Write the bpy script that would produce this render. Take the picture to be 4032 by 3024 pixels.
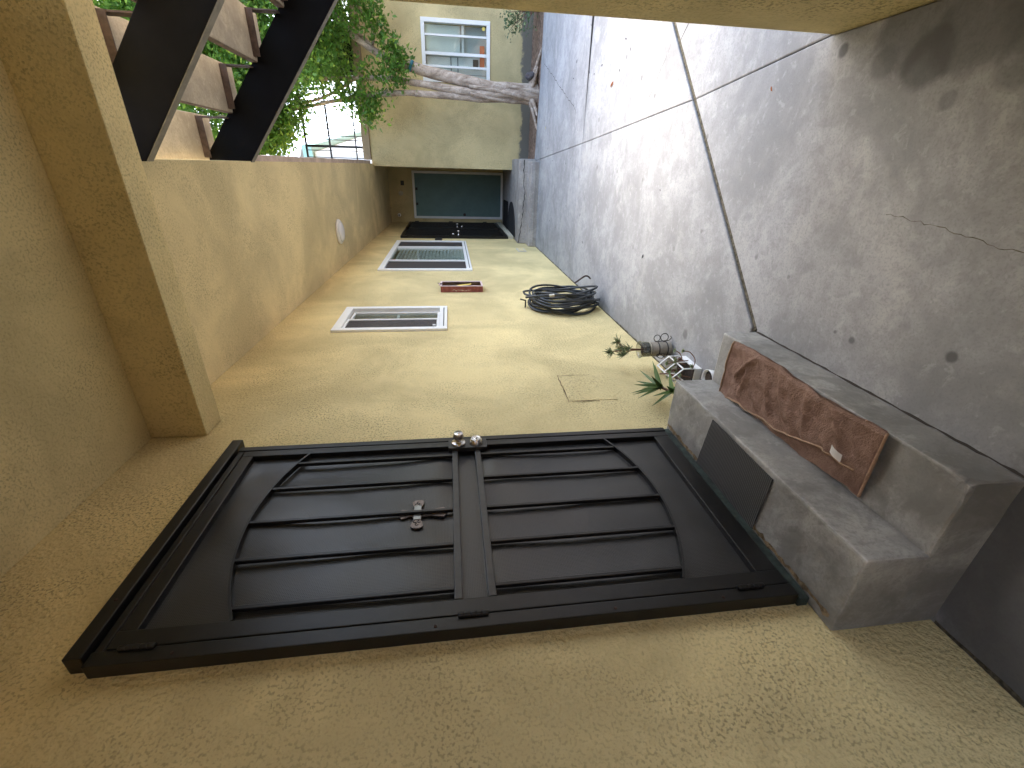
import bpy, bmesh, math, random
from mathutils import Vector, Matrix, noise
R = math.radians
rnd = random.Random(7)
S = bpy.context.scene
for o in list(bpy.data.objects): bpy.data.objects.remove(o)

# ------------------------------------------------------------ camera (phone held sideways: picture left = world up)
cam = bpy.data.cameras.new('camera'); co = bpy.data.objects.new('camera', cam); S.collection.objects.link(co)
FW = Vector((-0.44239627, 0.88767908, -0.12771608)); RT = Vector((0.89639902, 0.4420432, -0.03265899)); UP = Vector((-0.02746532, 0.12893278, 0.99127292))
rm = Matrix((-UP, RT, -FW)).transposed().to_4x4()
co.matrix_world = Matrix.Translation((1.2686, 0, 1.4893)) @ rm
cam.sensor_fit = 'HORIZONTAL'; cam.sensor_width = 36; cam.lens = 1739.07 / 4032 * 36
cam.clip_start = 0.02; cam.clip_end = 500
S.camera = co
# ------------------------------------------------------------ light: bright hazy sky, very soft sun from beyond the stairs
SUN_EL, SUN_AZ = 60, 18          # azimuth: degrees from +Y towards +X
w = bpy.data.worlds.new('World'); S.world = w; w.use_nodes = True
nt = w.node_tree; bg = nt.nodes['Background']
sky = nt.nodes.new('ShaderNodeTexSky'); sky.sky_type = 'NISHITA'; sky.sun_disc = False
sky.sun_elevation = R(SUN_EL); sky.sun_rotation = R(SUN_AZ); sky.air_density = 1.0; sky.dust_density = 3.4; sky.ozone_density = 0.3
nt.links.new(sky.outputs[0], bg.inputs[0]); bg.inputs[1].default_value = 0.15
sl = bpy.data.lights.new('sun', 'SUN'); sl.energy = 0.5; sl.angle = R(30); sl.color = (1, .97, .92)
so = bpy.data.objects.new('sun', sl); S.collection.objects.link(so)
sd = Vector((math.sin(R(SUN_AZ)) * math.cos(R(SUN_EL)), math.cos(R(SUN_AZ)) * math.cos(R(SUN_EL)), math.sin(R(SUN_EL))))
so.rotation_euler = sd.to_track_quat('Z', 'Y').to_euler(); so.location = (3, 3, 12)
S.view_settings.view_transform = 'Standard'; S.view_settings.look = 'None'; S.view_settings.gamma = 1
S.view_settings.exposure = 3.13; S.view_settings.use_curve_mapping = False
S.render.engine = 'CYCLES'
S.cycles.max_bounces = 8; S.cycles.diffuse_bounces = 5; S.cycles.glossy_bounces = 3; S.cycles.transparent_max_bounces = 6; S.cycles.caustics_reflective = False; S.cycles.caustics_refractive = False

# ------------------------------------------------------------ helpers
C = S.collection
WL = {}
def tag(o, label=None, cat=None, group=None, kind=None):
    if label: o['label'] = label
    if cat: o['category'] = cat
    if group: o['group'] = group
    if kind: o['kind'] = kind
    return o
def thing(name, loc, label, cat, group=None, kind=None):
    o = bpy.data.objects.new(name, None); o.empty_display_size = .05; C.objects.link(o); o.location = loc; WL[o] = Vector(loc)
    return tag(o, label, cat, group, kind)
def link(name, me, mat, parent=None, smooth=False):
    vs = me.vertices
    if len(vs):
        lo = Vector((min(v.co.x for v in vs), min(v.co.y for v in vs), min(v.co.z for v in vs)))
        hi = Vector((max(v.co.x for v in vs), max(v.co.y for v in vs), max(v.co.z for v in vs)))
        c = Vector(((lo.x + hi.x) / 2, (lo.y + hi.y) / 2, lo.z))
    else: c = Vector()
    me.transform(Matrix.Translation(-c))
    o = bpy.data.objects.new(name, me); C.objects.link(o)
    for m in (mat if isinstance(mat, (list, tuple)) else [mat]): me.materials.append(m)
    WL[o] = c
    if parent: o.parent = parent; o.location = c - WL[parent]
    else: o.location = c
    if smooth:
        for p in me.polygons: p.use_smooth = True
    return o
class MB:
    def __init__(s): s.bm = bmesh.new()
    def box(s, x0, x1, y0, y1, z0, z1):
        v = [s.bm.verts.new(p) for p in ((x0,y0,z0),(x1,y0,z0),(x1,y1,z0),(x0,y1,z0),(x0,y0,z1),(x1,y0,z1),(x1,y1,z1),(x0,y1,z1))]
        for f in ((0,3,2,1),(4,5,6,7),(0,1,5,4),(1,2,6,5),(2,3,7,6),(3,0,4,7)): s.bm.faces.new([v[i] for i in f])
        return s
    def hexa(s, pts):
        v = [s.bm.verts.new(p) for p in pts]
        for f in ((0,3,2,1),(4,5,6,7),(0,1,5,4),(1,2,6,5),(2,3,7,6),(3,0,4,7)): s.bm.faces.new([v[i] for i in f])
        return s
    def prism(s, poly, off):
        """poly: 3D points, extruded by vector off"""
        off = Vector(off); a = [s.bm.verts.new(p) for p in poly]; b = [s.bm.verts.new(Vector(p) + off) for p in poly]
        n = len(a)
        s.bm.faces.new(a[::-1]); s.bm.faces.new(b)
        for i in range(n): s.bm.faces.new((a[i], a[(i+1) % n], b[(i+1) % n], b[i]))
        return s
    def tube(s, pts, r, n=8, close=False, cap=True):
        pts = [Vector(p) for p in pts]; m = len(pts)
        rad = r if callable(r) else (lambda t, r=r: r) if not isinstance(r, (list, tuple)) else (lambda t, r=r: r[min(int(round(t*(m-1))), m-1)])
        T = []
        for i in range(m):
            a = pts[(i-1) % m] if (close or i > 0) else pts[i]; b = pts[(i+1) % m] if (close or i < m-1) else pts[i]
            d = (b - a); T.append(d.normalized() if d.length > 1e-9 else Vector((0,0,1)))
        u = T[0].orthogonal().normalized(); rings = []
        for i in range(m):
            u = (u - T[i] * u.dot(T[i])); u = u.normalized() if u.length > 1e-6 else T[i].orthogonal().normalized()
            v = T[i].cross(u); rr = rad(i / max(1, m-1))
            rings.append([s.bm.verts.new(pts[i] + (u * math.cos(k*2*math.pi/n) + v * math.sin(k*2*math.pi/n)) * rr) for k in range(n)])
        for i in range(m if close else m-1):
            A, B = rings[i], rings[(i+1) % m]
            for k in range(n): s.bm.faces.new((A[k], A[(k+1) % n], B[(k+1) % n], B[k]))
        if cap and not close:
            s.bm.faces.new(rings[0][::-1]); s.bm.faces.new(rings[-1])
        return s
    def lathe(s, prof, c, axis='z', n=24, cap=True):
        """prof: (radius, height along axis)"""
        c = Vector(c); ax = {'x': Vector((1,0,0)), 'y': Vector((0,-1,0)), 'z': Vector((0,0,1)), '-z': Vector((0,0,-1))}[axis]
        u = ax.orthogonal().normalized(); v = ax.cross(u); rings = []
        for r, h in prof:
            rings.append([s.bm.verts.new(c + ax*h + (u*math.cos(k*2*math.pi/n) + v*math.sin(k*2*math.pi/n)) * max(r, 1e-4)) for k in range(n)])
        for A, B in zip(rings, rings[1:]):
            for k in range(n): s.bm.faces.new((A[k], A[(k+1) % n], B[(k+1) % n], B[k]))
        if cap: s.bm.faces.new(rings[0][::-1]); s.bm.faces.new(rings[-1])
        return s
    def grid(s, f, nu, nv):
        V = [[s.bm.verts.new(f(i/nu, j/nv)) for j in range(nv+1)] for i in range(nu+1)]
        for i in range(nu):
            for j in range(nv): s.bm.faces.new((V[i][j], V[i+1][j], V[i+1][j+1], V[i][j+1]))
        return s
    def bevel(s, w, seg=2):
        bmesh.ops.bevel(s.bm, geom=list(s.bm.edges), offset=w, segments=seg, profile=.6, affect='EDGES', clamp_overlap=True); return s
    def jitter(s, amp, sc=4., seed=0.):
        for v in s.bm.verts:
            n = noise.noise_vector(v.co * sc + Vector((seed,)*3)); v.co += n * amp
        return s
    def cut(s, n=1):
        bmesh.ops.subdivide_edges(s.bm, edges=list(s.bm.edges), cuts=n, use_grid_fill=True); return s
    def done(s, name, mat, parent=None, smooth=False, normals=True):
        if normals: bmesh.ops.recalc_face_normals(s.bm, faces=list(s.bm.faces))
        me = bpy.data.meshes.new(name); s.bm.to_mesh(me); s.bm.free()
        return link(name, me, mat, parent, smooth)
def box(name, b, mat, parent=None, bev=0., seg=2):
    m = MB().box(*b)
    if bev: m.bevel(bev, seg)
    return m.done(name, mat, parent)
def catmull(pts, k=6):
    pts = [Vector(p) for p in pts]; out = []
    for i in range(len(pts)-1):
        p0 = pts[max(i-1, 0)]; p1 = pts[i]; p2 = pts[i+1]; p3 = pts[min(i+2, len(pts)-1)]
        for j in range(k):
            t = j/k
            out.append(.5*((2*p1) + (p2-p0)*t + (2*p0-5*p1+4*p2-p3)*t*t + (3*p1-p0-3*p2+p3)*t**3))
    out.append(pts[-1]); return out

# ------------------------------------------------------------ materials
class NT:
    def __init__(s, name):
        s.m = bpy.data.materials.new(name); s.m.use_nodes = True; s.t = s.m.node_tree; s.b = s.t.nodes['Principled BSDF']
        s.pos = s.t.nodes.new('ShaderNodeNewGeometry').outputs['Position']
    def n(s, t, **k):
        nd = s.t.nodes.new(t)
        for a, v in k.items(): setattr(nd, a, v)
        return nd
    def l(s, a, b): s.t.links.new(a, b)
    def noise(s, scale, detail=6, rough=.6, dist=0, vec=None):
        nd = s.n('ShaderNodeTexNoise'); nd.inputs['Scale'].default_value = scale; nd.inputs['Detail'].default_value = detail
        nd.inputs['Roughness'].default_value = rough; nd.inputs['Distortion'].default_value = dist
        s.l(vec or s.pos, nd.inputs['Vector']); return nd.outputs['Fac']
    def mapping(s, scale=(1,1,1), loc=(0,0,0), vec=None):
        nd = s.n('ShaderNodeMapping'); nd.inputs['Scale'].default_value = scale; nd.inputs['Location'].default_value = loc
        s.l(vec or s.pos, nd.inputs['Vector']); return nd.outputs[0]
    def vor(s, scale, vec=None, feature='F1'):
        nd = s.n('ShaderNodeTexVoronoi', feature=feature); nd.inputs['Scale'].default_value = scale; s.l(vec or s.pos, nd.inputs['Vector']); return nd.outputs['Distance']
    def ramp(s, v, a, b, lo=0., hi=1.):
        nd = s.n('ShaderNodeMapRange', interpolation_type='SMOOTHSTEP')
        for i, x in zip((1,2,3,4), (a, b, lo, hi)): nd.inputs[i].default_value = x
        s.l(v, nd.inputs[0]); return nd.outputs[0]
    def math(s, op, a, b=None, c=None):
        nd = s.n('ShaderNodeMath', operation=op)
        for i, x in enumerate((a, b, c)):
            if x is None: continue
            if isinstance(x, (int, float)): nd.inputs[i].default_value = x
            else: s.l(x, nd.inputs[i])
        return nd.outputs[0]
    def mix(s, f, a, b, mode='MIX'):
        nd = s.n('ShaderNodeMix', data_type='RGBA', blend_type=mode)
        for i, x in ((0, f), (6, a), (7, b)):
            if isinstance(x, (int, float)): nd.inputs[i].default_value = x
            elif isinstance(x, tuple): nd.inputs[i].default_value = (*x, 1) if len(x) == 3 else x
            else: s.l(x, nd.inputs[i])
        return nd.outputs[2]
    def bump(s, h, strength=.5, dist=.01):
        nd = s.n('ShaderNodeBump'); nd.inputs['Strength'].default_value = strength; nd.inputs['Distance'].default_value = dist
        s.l(h, nd.inputs['Height']); s.l(nd.outputs[0], s.b.inputs['Normal'])
    def col(s, c):
        if isinstance(c, tuple): s.b.inputs['Base Color'].default_value = (*c, 1)
        else: s.l(c, s.b.inputs['Base Color'])
    def set(s, **k):
        for a, v in k.items():
            i = s.b.inputs[a.replace('_', ' ')]
            if isinstance(v, (int, float)): i.default_value = v
            elif isinstance(v, tuple): i.default_value = v
            else: s.l(v, i)
    def xyz(s):
        nd = s.n('ShaderNodeSeparateXYZ'); s.l(s.pos, nd.inputs[0]); return nd.outputs
    def blob(s, x, y, r, soft, plane='xy'):
        """mask that is 1 within r of a place on the surface"""
        p = s.xyz(); a, b = {'xy': (p[0], p[1]), 'yz': (p[1], p[2]), 'xz': (p[0], p[2])}[plane]
        dx = s.math('SUBTRACT', a, x); dy = s.math('SUBTRACT', b, y)
        d = s.math('SQRT', s.math('ADD', s.math('MULTIPLY', dx, dx), s.math('MULTIPLY', dy, dy)))
        return d, (lambda dd: s.ramp(dd, r - soft, r + soft, 1, 0))
def stucco(name, col, grit=1., dirt=.5, pit=.5, base_stain=None):
    t = NT(name)
    big = t.noise(1.1, 5, .6, .6); mid = t.noise(5, 6, .65, .3)
    fine = t.noise(105, 2, .55, 0); dash = t.noise(55, 2, .5, 0)
    dk = tuple(c * .80 for c in col); lt = tuple(min(1, c * 1.10) for c in col)
    c = t.mix(t.ramp(big, .35, .68), dk, lt)
    # worn, grubby patches where the pores have gone dark
    patch = t.math('MULTIPLY', t.ramp(t.noise(2.1, 4, .6, .8, t.mapping((1, 1, .7), (3, 1, 2))), .40, .62), dirt)
    pores = t.ramp(fine, .5, .64)
    c = t.mix(t.math('MULTIPLY', pores, t.math('ADD', t.ramp(t.noise(3.2, 4, .65, .4, t.mapping((1,1,1),(7,7,7))), .36, .66, .06, .42), patch)), c, tuple(x * .42 for x in col))
    c = t.mix(t.math('MULTIPLY', t.ramp(mid, .5, .75), .22), c, (col[0]*.74, col[1]*.74, col[2]*.78))
    spots = t.ramp(t.vor(14, t.mapping((1, 1, 1))), .035, .06, 1, 0)
    c = t.mix(t.math('MULTIPLY', spots, t.math('MULTIPLY', t.ramp(mid, .5, .62), .5)), c, (.2, .15, .07))
    strk = t.ramp(t.noise(6, 5, .65, .2, t.mapping((1, 1, .12), (2, 5, 1))), .55, .72); c = t.mix(t.math('MULTIPLY', strk, .16), c, tuple(x*.6 for x in col))
    if base_stain:
        z = t.xyz()[2]; edge = t.math('ADD', z, t.math('MULTIPLY', t.noise(4, 5, .7), -base_stain[1]))
        c = t.mix(t.ramp(edge, base_stain[0] - .03, base_stain[0] + .03, 1, 0), c, (.17, .155, .125))
    t.col(c); t.set(Roughness=.92, Specular_IOR_Level=.2)
    h = t.math('ADD', t.math('MULTIPLY', fine, .55), t.math('MULTIPLY', t.ramp(dash, .35, .7), .8))
    t.bump(h, .6 * grit, .006)
    return t.m
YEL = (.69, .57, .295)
M = {}
M['wall'] = stucco('yellow_stucco', YEL, 1.0, .55)
M['soffit'] = stucco('soffit_stucco', (.74, .615, .345), .4, .25)
M['porch'] = stucco('porch_stucco', (.70, .58, .305), .55, .2)
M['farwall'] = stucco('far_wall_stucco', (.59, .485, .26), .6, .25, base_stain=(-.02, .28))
M['ledge'] = stucco('ledge_stucco', (.36, .29, .2), .5, .3)
def plain(name, col, rough=.5, metal=0., spec=.5, bump=None, var=.0, vscale=20, **k):
    t = NT(name)
    if var: t.col(t.mix(t.ramp(t.noise(vscale, 5, .65), .3, .7), tuple(c*(1-var) for c in col), tuple(min(1, c*(1+var)) for c in col)))
    else: t.col(col)
    t.set(Roughness=rough, Metallic=metal, Specular_IOR_Level=spec, **k)
    if bump: t.bump(t.noise(bump[0], 5, .65), bump[1], bump[2])
    return t.m
def concrete(name, col, spots=(), stains_and_shade=(), rough=.75, grime=.3, wear=0.):
    t = NT(name)
    a = t.noise(1.6, 7, .68, .5); b = t.noise(9, 6, .7, .3); f = t.noise(120, 3, .6)
    c = t.mix(t.ramp(a, .34, .66), tuple(x*.72 for x in col), tuple(min(1, x*1.16) for x in col))
    c = t.mix(t.math('MULTIPLY', t.ramp(b, .45, .66), .45), c, tuple(x*.68 for x in col))
    c = t.mix(t.math('MULTIPLY', t.ramp(t.noise(3.3, 5, .6, .2, t.mapping((1,1,1), (9,4,0))),   .53, .66), .5), c, (col[0]*1.3, col[1]*1.28, col[2]*1.22))
    c = t.mix(t.math('MULTIPLY', t.ramp(f, .5, .66), .35), c, tuple(x*.55 for x in col))
    g2 = t.noise(30, 5, .75, .3); c = t.mix(t.math('MULTIPLY', t.ramp(g2, .46, .62), .34), c, tuple(x*.66 for x in col)); c = t.mix(t.math('MULTIPLY', t.ramp(t.noise(17, 5, .7, .4, t.mapping((1,1,1), (1,8,3))), .55, .66), .32), c, tuple(min(1, x*1.4) for x in col))
    # small random dark drips
    v = t.vor(5.5, t.mapping((1,1,.2), (.3,.7,0))); c = t.mix(t.math('MULTIPLY', t.ramp(v, .045, .085, 1, 0), t.math('MULTIPLY', t.ramp(a, .48, .56), grime)), c, tuple(x*.4 for x in col))
    wob = t.math('MULTIPLY', t.math('SUBTRACT', t.noise(14, 4, .6), .5), 1.)
    for x, y, r, s in spots:
        d, f2 = t.blob(x, y, r, r*.35); d2 = t.math('ADD', d, t.math('MULTIPLY', wob, r*.8)); c = t.mix(t.math('MULTIPLY', f2(d2), s), c, tuple(q*.28 for q in col))
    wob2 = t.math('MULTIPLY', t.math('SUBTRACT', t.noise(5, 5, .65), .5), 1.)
    for x, y, r, s in stains_and_shade:
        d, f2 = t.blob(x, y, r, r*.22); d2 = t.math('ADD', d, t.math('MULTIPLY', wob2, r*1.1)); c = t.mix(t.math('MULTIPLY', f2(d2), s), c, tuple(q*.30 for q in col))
    if wear:
        pn = t.n('ShaderNodeNewGeometry').outputs['Pointiness']; c = t.mix(t.math('MULTIPLY', t.ramp(t.math('ADD', pn, t.math('MULTIPLY', t.math('SUBTRACT', b, .5), .12)), .53, .60), wear), c, tuple(min(1, x*1.75) for x in col)); c = t.mix(t.math('MULTIPLY', t.ramp(pn, .47, .41), .6), c, tuple(x*.4 for x in col))
        c = t.mix(t.math('MULTIPLY', t.ramp(t.noise(4.5, 6, .7, .6, t.mapping((1,1,1), (5,2,8))), .45, .60), .65), c, tuple(x*.48 for x in col))
    t.col(c); t.set(Roughness=t.ramp(b, .3, .7, rough-.12, rough+.1), Specular_IOR_Level=.35)
    t.bump(t.math('ADD', t.math('MULTIPLY', b, .7), t.math('MULTIPLY', f, .3)), .25, .004)
    return t.m
GREY = (.325, .332, .34)
SPOTS = [(1.693,1.867,.022,.8),(.787,1.049,.017,.85),(.714,1.387,.014,.7),(.718,1.47,.007,.6),(.322,2.54,.03,.6),(.9,2.05,.012,.45),(.86,1.8,.01,.4),(1.9,3.9,.02,.6),(1.75,3.6,.015,.6),(2.1,4.3,.016,.6),(1.45,2.75,.018,.55),(1.25,4.2,.014,.5),(1.7,4.9,.02,.55),(.8,2.9,.018,.35),(.95,2.6,.013,.4),(1.2,3.6,.015,.45),(.7,3.6,.02,.3),(1.28,4.8,.02,.5)]
STAINS_AND_SHADE = [(1.60,1.50,.08,.72),(1.70,1.60,.12,.6),(1.68,1.36,.14,.65),(1.55,1.22,.07,.45),(1.75,1.10,.2,.5),(1.48,1.38,.03,.4),(1.62,1.66,.05,.4),(1.2,.72,.13,.3),(.30,.45,.42,.8),(.75,.35,.25,.55),(.05,.2,.3,.7)]  # stains, plus blobs by the near steps painting their shade into the slab
M['slab'] = concrete('pavement_concrete', GREY, SPOTS, STAINS_AND_SHADE)
M['step'] = concrete('step_concrete', (.36, .355, .33), [], [(.1,.85,.16,.35),(.5,.8,.12,.35),(.42,1.0,.10,.3),(.2,1.05,.09,.25)], .62, wear=.7)
M['farstep'] = concrete('far_step_concrete', (.40, .37, .34))
M['tread'] = concrete('tread_concrete', (.44, .385, .30), rough=.85, grime=.1)
M['trededge'] = plain('tread_edge', (.16, .12, .10), .8, var=.3, vscale=15)
M['crack'] = plain('crack_dark', (.06, .055, .05), .95, spec=.1)
M['jointfill'] = plain('joint_debris', (.11, .10, .075), 1, spec=.1, var=.5, vscale=60, bump=(80, .8, .01))
M['soil'] = plain('soil', (.24, .165, .12), 1, spec=.1, var=.45, vscale=18, bump=(30, 1, .03))
M['black'] = plain('black_enamel', (.009, .0085, .008), .36, spec=.4, var=.25, vscale=30, bump=(160, .15, .002))
M['blackworn'] = plain('black_enamel_worn', (.026, .025, .022), .42, spec=.5, var=.35, vscale=25)
M['stringer'] = plain('stringer_black', (.005, .005, .006), .7, spec=.08, var=.2, vscale=8)
M['flange'] = plain('worn_grey_flange', (.20, .185, .16), .6, var=.2)
M['blocker'] = plain('dark_blocker', (.12, .09, .065), .85, var=.3, vscale=6)
M['rust'] = plain('rusty_screw', (.055, .03, .022), .85, var=.3)
M['rusty'] = plain('rusty_bracket', (.075, .05, .042), .85, var=.4, vscale=25)
M['steel'] = plain('brushed_steel', (.62, .60, .57), .25, 1.)
M['pewter'] = plain('pewter', (.17, .14, .125), .45, .7, var=.3, vscale=60)
M['mirror'] = plain('mirror_tile', (.22, .23, .23), .3, .6)
M['white'] = plain('white_vinyl', (.78, .78, .76), .45, var=.05, vscale=3)
M['whitemetal'] = plain('white_metal', (.80, .80, .79), .4)
M['teal'] = plain('teal_door_paint', (.115, .195, .18), .55, var=.08, vscale=4)
M['sill'] = plain('teal_sill', (.022, .034, .028), .8, var=.6, vscale=25)
M['mortar'] = plain('rough_mortar', (.22, .165, .10), 1, spec=.1, var=.5, vscale=40, bump=(60, 1, .01))
M['rubber'] = plain('black_hose_rubber', (.03, .034, .038), .36, spec=.45)
M['brass'] = plain('hose_fitting', (.5, .47, .4), .4, .8)
M['cabred'] = None
M['pink'] = plain('cabinet_frame', (.62, .47, .46), .5, var=.1)
M['plasticwhite'] = plain('white_plastic', (.78, .77, .74), .4)
M['dark'] = plain('dark_plastic', (.018, .016, .016), .6)
M['bark'] = None
M['orange'] = plain('orange_strap', (.75, .16, .04), .6)
M['terra'] = plain('dark_potting_soil', (.035, .025, .02), 1, var=.5, vscale=90)
M['wire'] = plain('black_wire', (.025, .022, .02), .5)
M['rope'] = plain('cream_strip', (.55, .50, .38), .8)
# perforated, slightly dented sheet of the security door
t = NT('perforated_sheet')
p = t.xyz(); q = t.n('ShaderNodeCombineXYZ'); t.l(p[1], q.inputs[0]); t.l(p[2], q.inputs[1])
hole = t.ramp(t.math('MULTIPLY', t.math('SINE', t.math('MULTIPLY', t.math('ADD', p[1], p[2]), 560)), t.math('SINE', t.math('MULTIPLY', t.math('SUBTRACT', p[1], p[2]), 560))), .1, .5)
t.col(t.mix(hole, (.030, .029, .028), (.0015, .0015, .0015))); t.set(Roughness=.35, Specular_IOR_Level=.6); t.bump(t.math('MULTIPLY', hole, -1.), .4, .002); M['perf'] = t.m
# ribbed doormat
t = NT('ribbed_mat'); p = t.xyz(); wv = t.math('SINE', t.math('MULTIPLY', p[1], 700)); 
t.col(t.mix(t.ramp(wv, -.6, .6), (.03, .03, .03), (.085, .085, .083))); t.set(Roughness=.9); t.bump(wv, .5, .003); M['mat'] = t.m
M['matdark'] = plain('dark_doormat', (.035, .034, .035), 1, spec=.1, var=.3, vscale=120, bump=(200, .6, .005))
# towel
t = NT('brown_terry'); n1 = t.noise(130, 4, .75); n2 = t.noise(14, 6, .65, .6)
t.col(t.mix(t.ramp(n2, .3, .7), (.24, .15, .112), (.38, .25, .19))); t.set(Roughness=1., Specular_IOR_Level=.1, Sheen_Weight=.0)
t.bump(t.math('ADD', t.math('MULTIPLY', n1, 1.3), n2), 1., .009); M['towel'] = t.m
M['hem'] = plain('towel_hem', (.36, .245, .165), .95, spec=.1, var=.15, vscale=120)
# bark
t = NT('ficus_bark'); n1 = t.noise(9, 7, .7, .8, t.mapping((1,1,.5))); n2 = t.noise(45, 4, .6, .5, t.mapping((1,1,1.6)))
c = t.mix(t.ramp(n1, .32, .68), (.25, .185, .135), (.56, .46, .37)); c = t.mix(t.math('MULTIPLY', t.ramp(n2, .54, .68), .55), c, (.10, .07, .05))
t.col(c); t.set(Roughness=.95, Specular_IOR_Level=.15); t.bump(t.math('ADD', n1, t.math('MULTIPLY', n2, .5)), .7, .02); M['bark'] = t.m
# cabinet red with scraped paint
t = NT('cabinet_red'); p = t.xyz(); d = t.math('ABSOLUTE', t.math('SUBTRACT', p[0], t.math('ADD', .022, t.math('MULTIPLY', t.math('SUBTRACT', t.noise(22, 4, .7), .5), .05))))
sc = t.math('MULTIPLY', t.ramp(d, .001, .004, 1, 0), t.ramp(p[2], 1.27, 1.30)); sc = t.math('MULTIPLY', sc, t.ramp(p[2], 1.46, 1.50, 1, 0))
t.col(t.mix(sc, t.mix(t.ramp(t.noise(30, 5, .6), .35, .7), (.20, .05, .04), (.30, .085, .065)), (.62, .5, .42))); t.set(Roughness=.55); M['cabred'] = t.m
def glassy(name, tint, alpha, rough=.03):
    t = NT(name); out = t.t.nodes['Material Output']; tr = t.n('ShaderNodeBsdfTransparent'); tr.inputs[0].default_value = (*tint, 1)
    gl = t.n('ShaderNodeBsdfGlossy'); gl.inputs['Roughness'].default_value = rough; gl.inputs[0].default_value = (.8, .84, .82, 1); fr = t.n('ShaderNodeFresnel'); fr.inputs[0].default_value = 1.5
    f = t.math('ADD', t.math('MULTIPLY', fr.outputs[0], .5), alpha); mx = t.n('ShaderNodeMixShader'); t.l(f, mx.inputs[0]); t.l(tr.outputs[0], mx.inputs[1]); t.l(gl.outputs[0], mx.inputs[2]); t.l(mx.outputs[0], out.inputs[0]); t.t.nodes.remove(t.b); return t.m
M['glass'] = glassy('window_glass', (.93, .96, .94), .02)
M['clear'] = glassy('clear_plastic', (.82, .82, .80), .06, .12)
t = NT('insect_screen'); t.col((.055, .047, .045)); t.set(Roughness=.7); mx = t.n('ShaderNodeMixShader'); tr = t.n('ShaderNodeBsdfTransparent'); mx.inputs[0].default_value = .72
t.l(tr.outputs[0], mx.inputs[1]); t.l(t.b.outputs[0], mx.inputs[2]); t.l(mx.outputs[0], t.t.nodes['Material Output'].inputs[0]); M['screen'] = t.m
def leafmat(name, a, b, trans=.4, hi=(.25, .42, .05)):
    t = NT(name); rp = t.n('ShaderNodeNewGeometry').outputs['Random Per Island']
    c = t.mix(rp, a, b); c = t.mix(t.ramp(rp, .86, .97), c, hi); t.col(c); t.set(Roughness=.42, Specular_IOR_Level=.45)
    tl = t.n('ShaderNodeBsdfTranslucent'); t.l(t.mix(.35, c, hi), tl.inputs[0]); mx = t.n('ShaderNodeMixShader'); mx.inputs[0].default_value = trans
    t.l(t.b.outputs[0], mx.inputs[1]); t.l(tl.outputs[0], mx.inputs[2]); t.l(mx.outputs[0], t.t.nodes['Material Output'].inputs[0]); return t.m
M['leaf'] = leafmat('ficus_leaf', (.05, .135, .028), (.14, .31, .05), .5, (.42, .58, .10))
M['leafshrub'] = leafmat('shrub_leaf', (.05, .10, .045), (.11, .19, .08), .25, (.28, .33, .14))
M['succ'] = leafmat('succulent_leaf', (.10, .14, .06), (.20, .24, .11), .1, (.24, .27, .14))
M['aloe'] = leafmat('aloe_leaf', (.05, .095, .018), (.09, .15, .03), .12, (.13, .22, .04))
M['pale'] = leafmat('pale_succulent', (.22, .28, .14), (.34, .38, .22), .15, (.36, .40, .22))
M['stem'] = plain('brown_stem', (.16, .075, .045), .7, var=.2)
M['dry'] = plain('dry_leaf', (.055, .045, .06), .9, var=.4, vscale=40)
M['dryred'] = plain('dry_leaf_red', (.25, .08, .02), .9)
M['can'] = concrete('grey_paper_wrap', (.30, .265, .215), grime=.1)
M['blind'] = plain('blind_slat', (.72, .75, .70), .6)
M['room'] = plain('dim_room', (.55, .56, .54), .9)
M['housewhite'] = plain('neighbour_white', (.80, .80, .78), .8)
M['aqua'] = plain('aqua_fascia', (.35, .58, .52), .6)
M['tarp'] = plain('black_tarp', (.012, .012, .014), .42, bump=(9, .8, .05))
M['rock'] = plain('dark_rock', (.07, .06, .06), .95, var=.4, vscale=18, bump=(25, .8, .02))
M['red'] = plain('sticker_red', (.55, .05, .05), .6)
M['paper'] = plain('sticker_white', (.75, .73, .70), .7)
M['ink'] = plain('sticker_ink', (.18, .17, .17), .7)
M['yellowtag'] = plain('yellow_tag', (.75, .58, .12), .6)
M['bluetape'] = plain('blue_tape', (.03, .18, .24), .6)
M['potwhite'] = plain('white_glaze', (.78, .78, .77), .25)
M['flash'] = plain('deck_edge_concrete', (.52, .42, .36), .85, var=.2, vscale=6, bump=(20, .5, .01))

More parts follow.
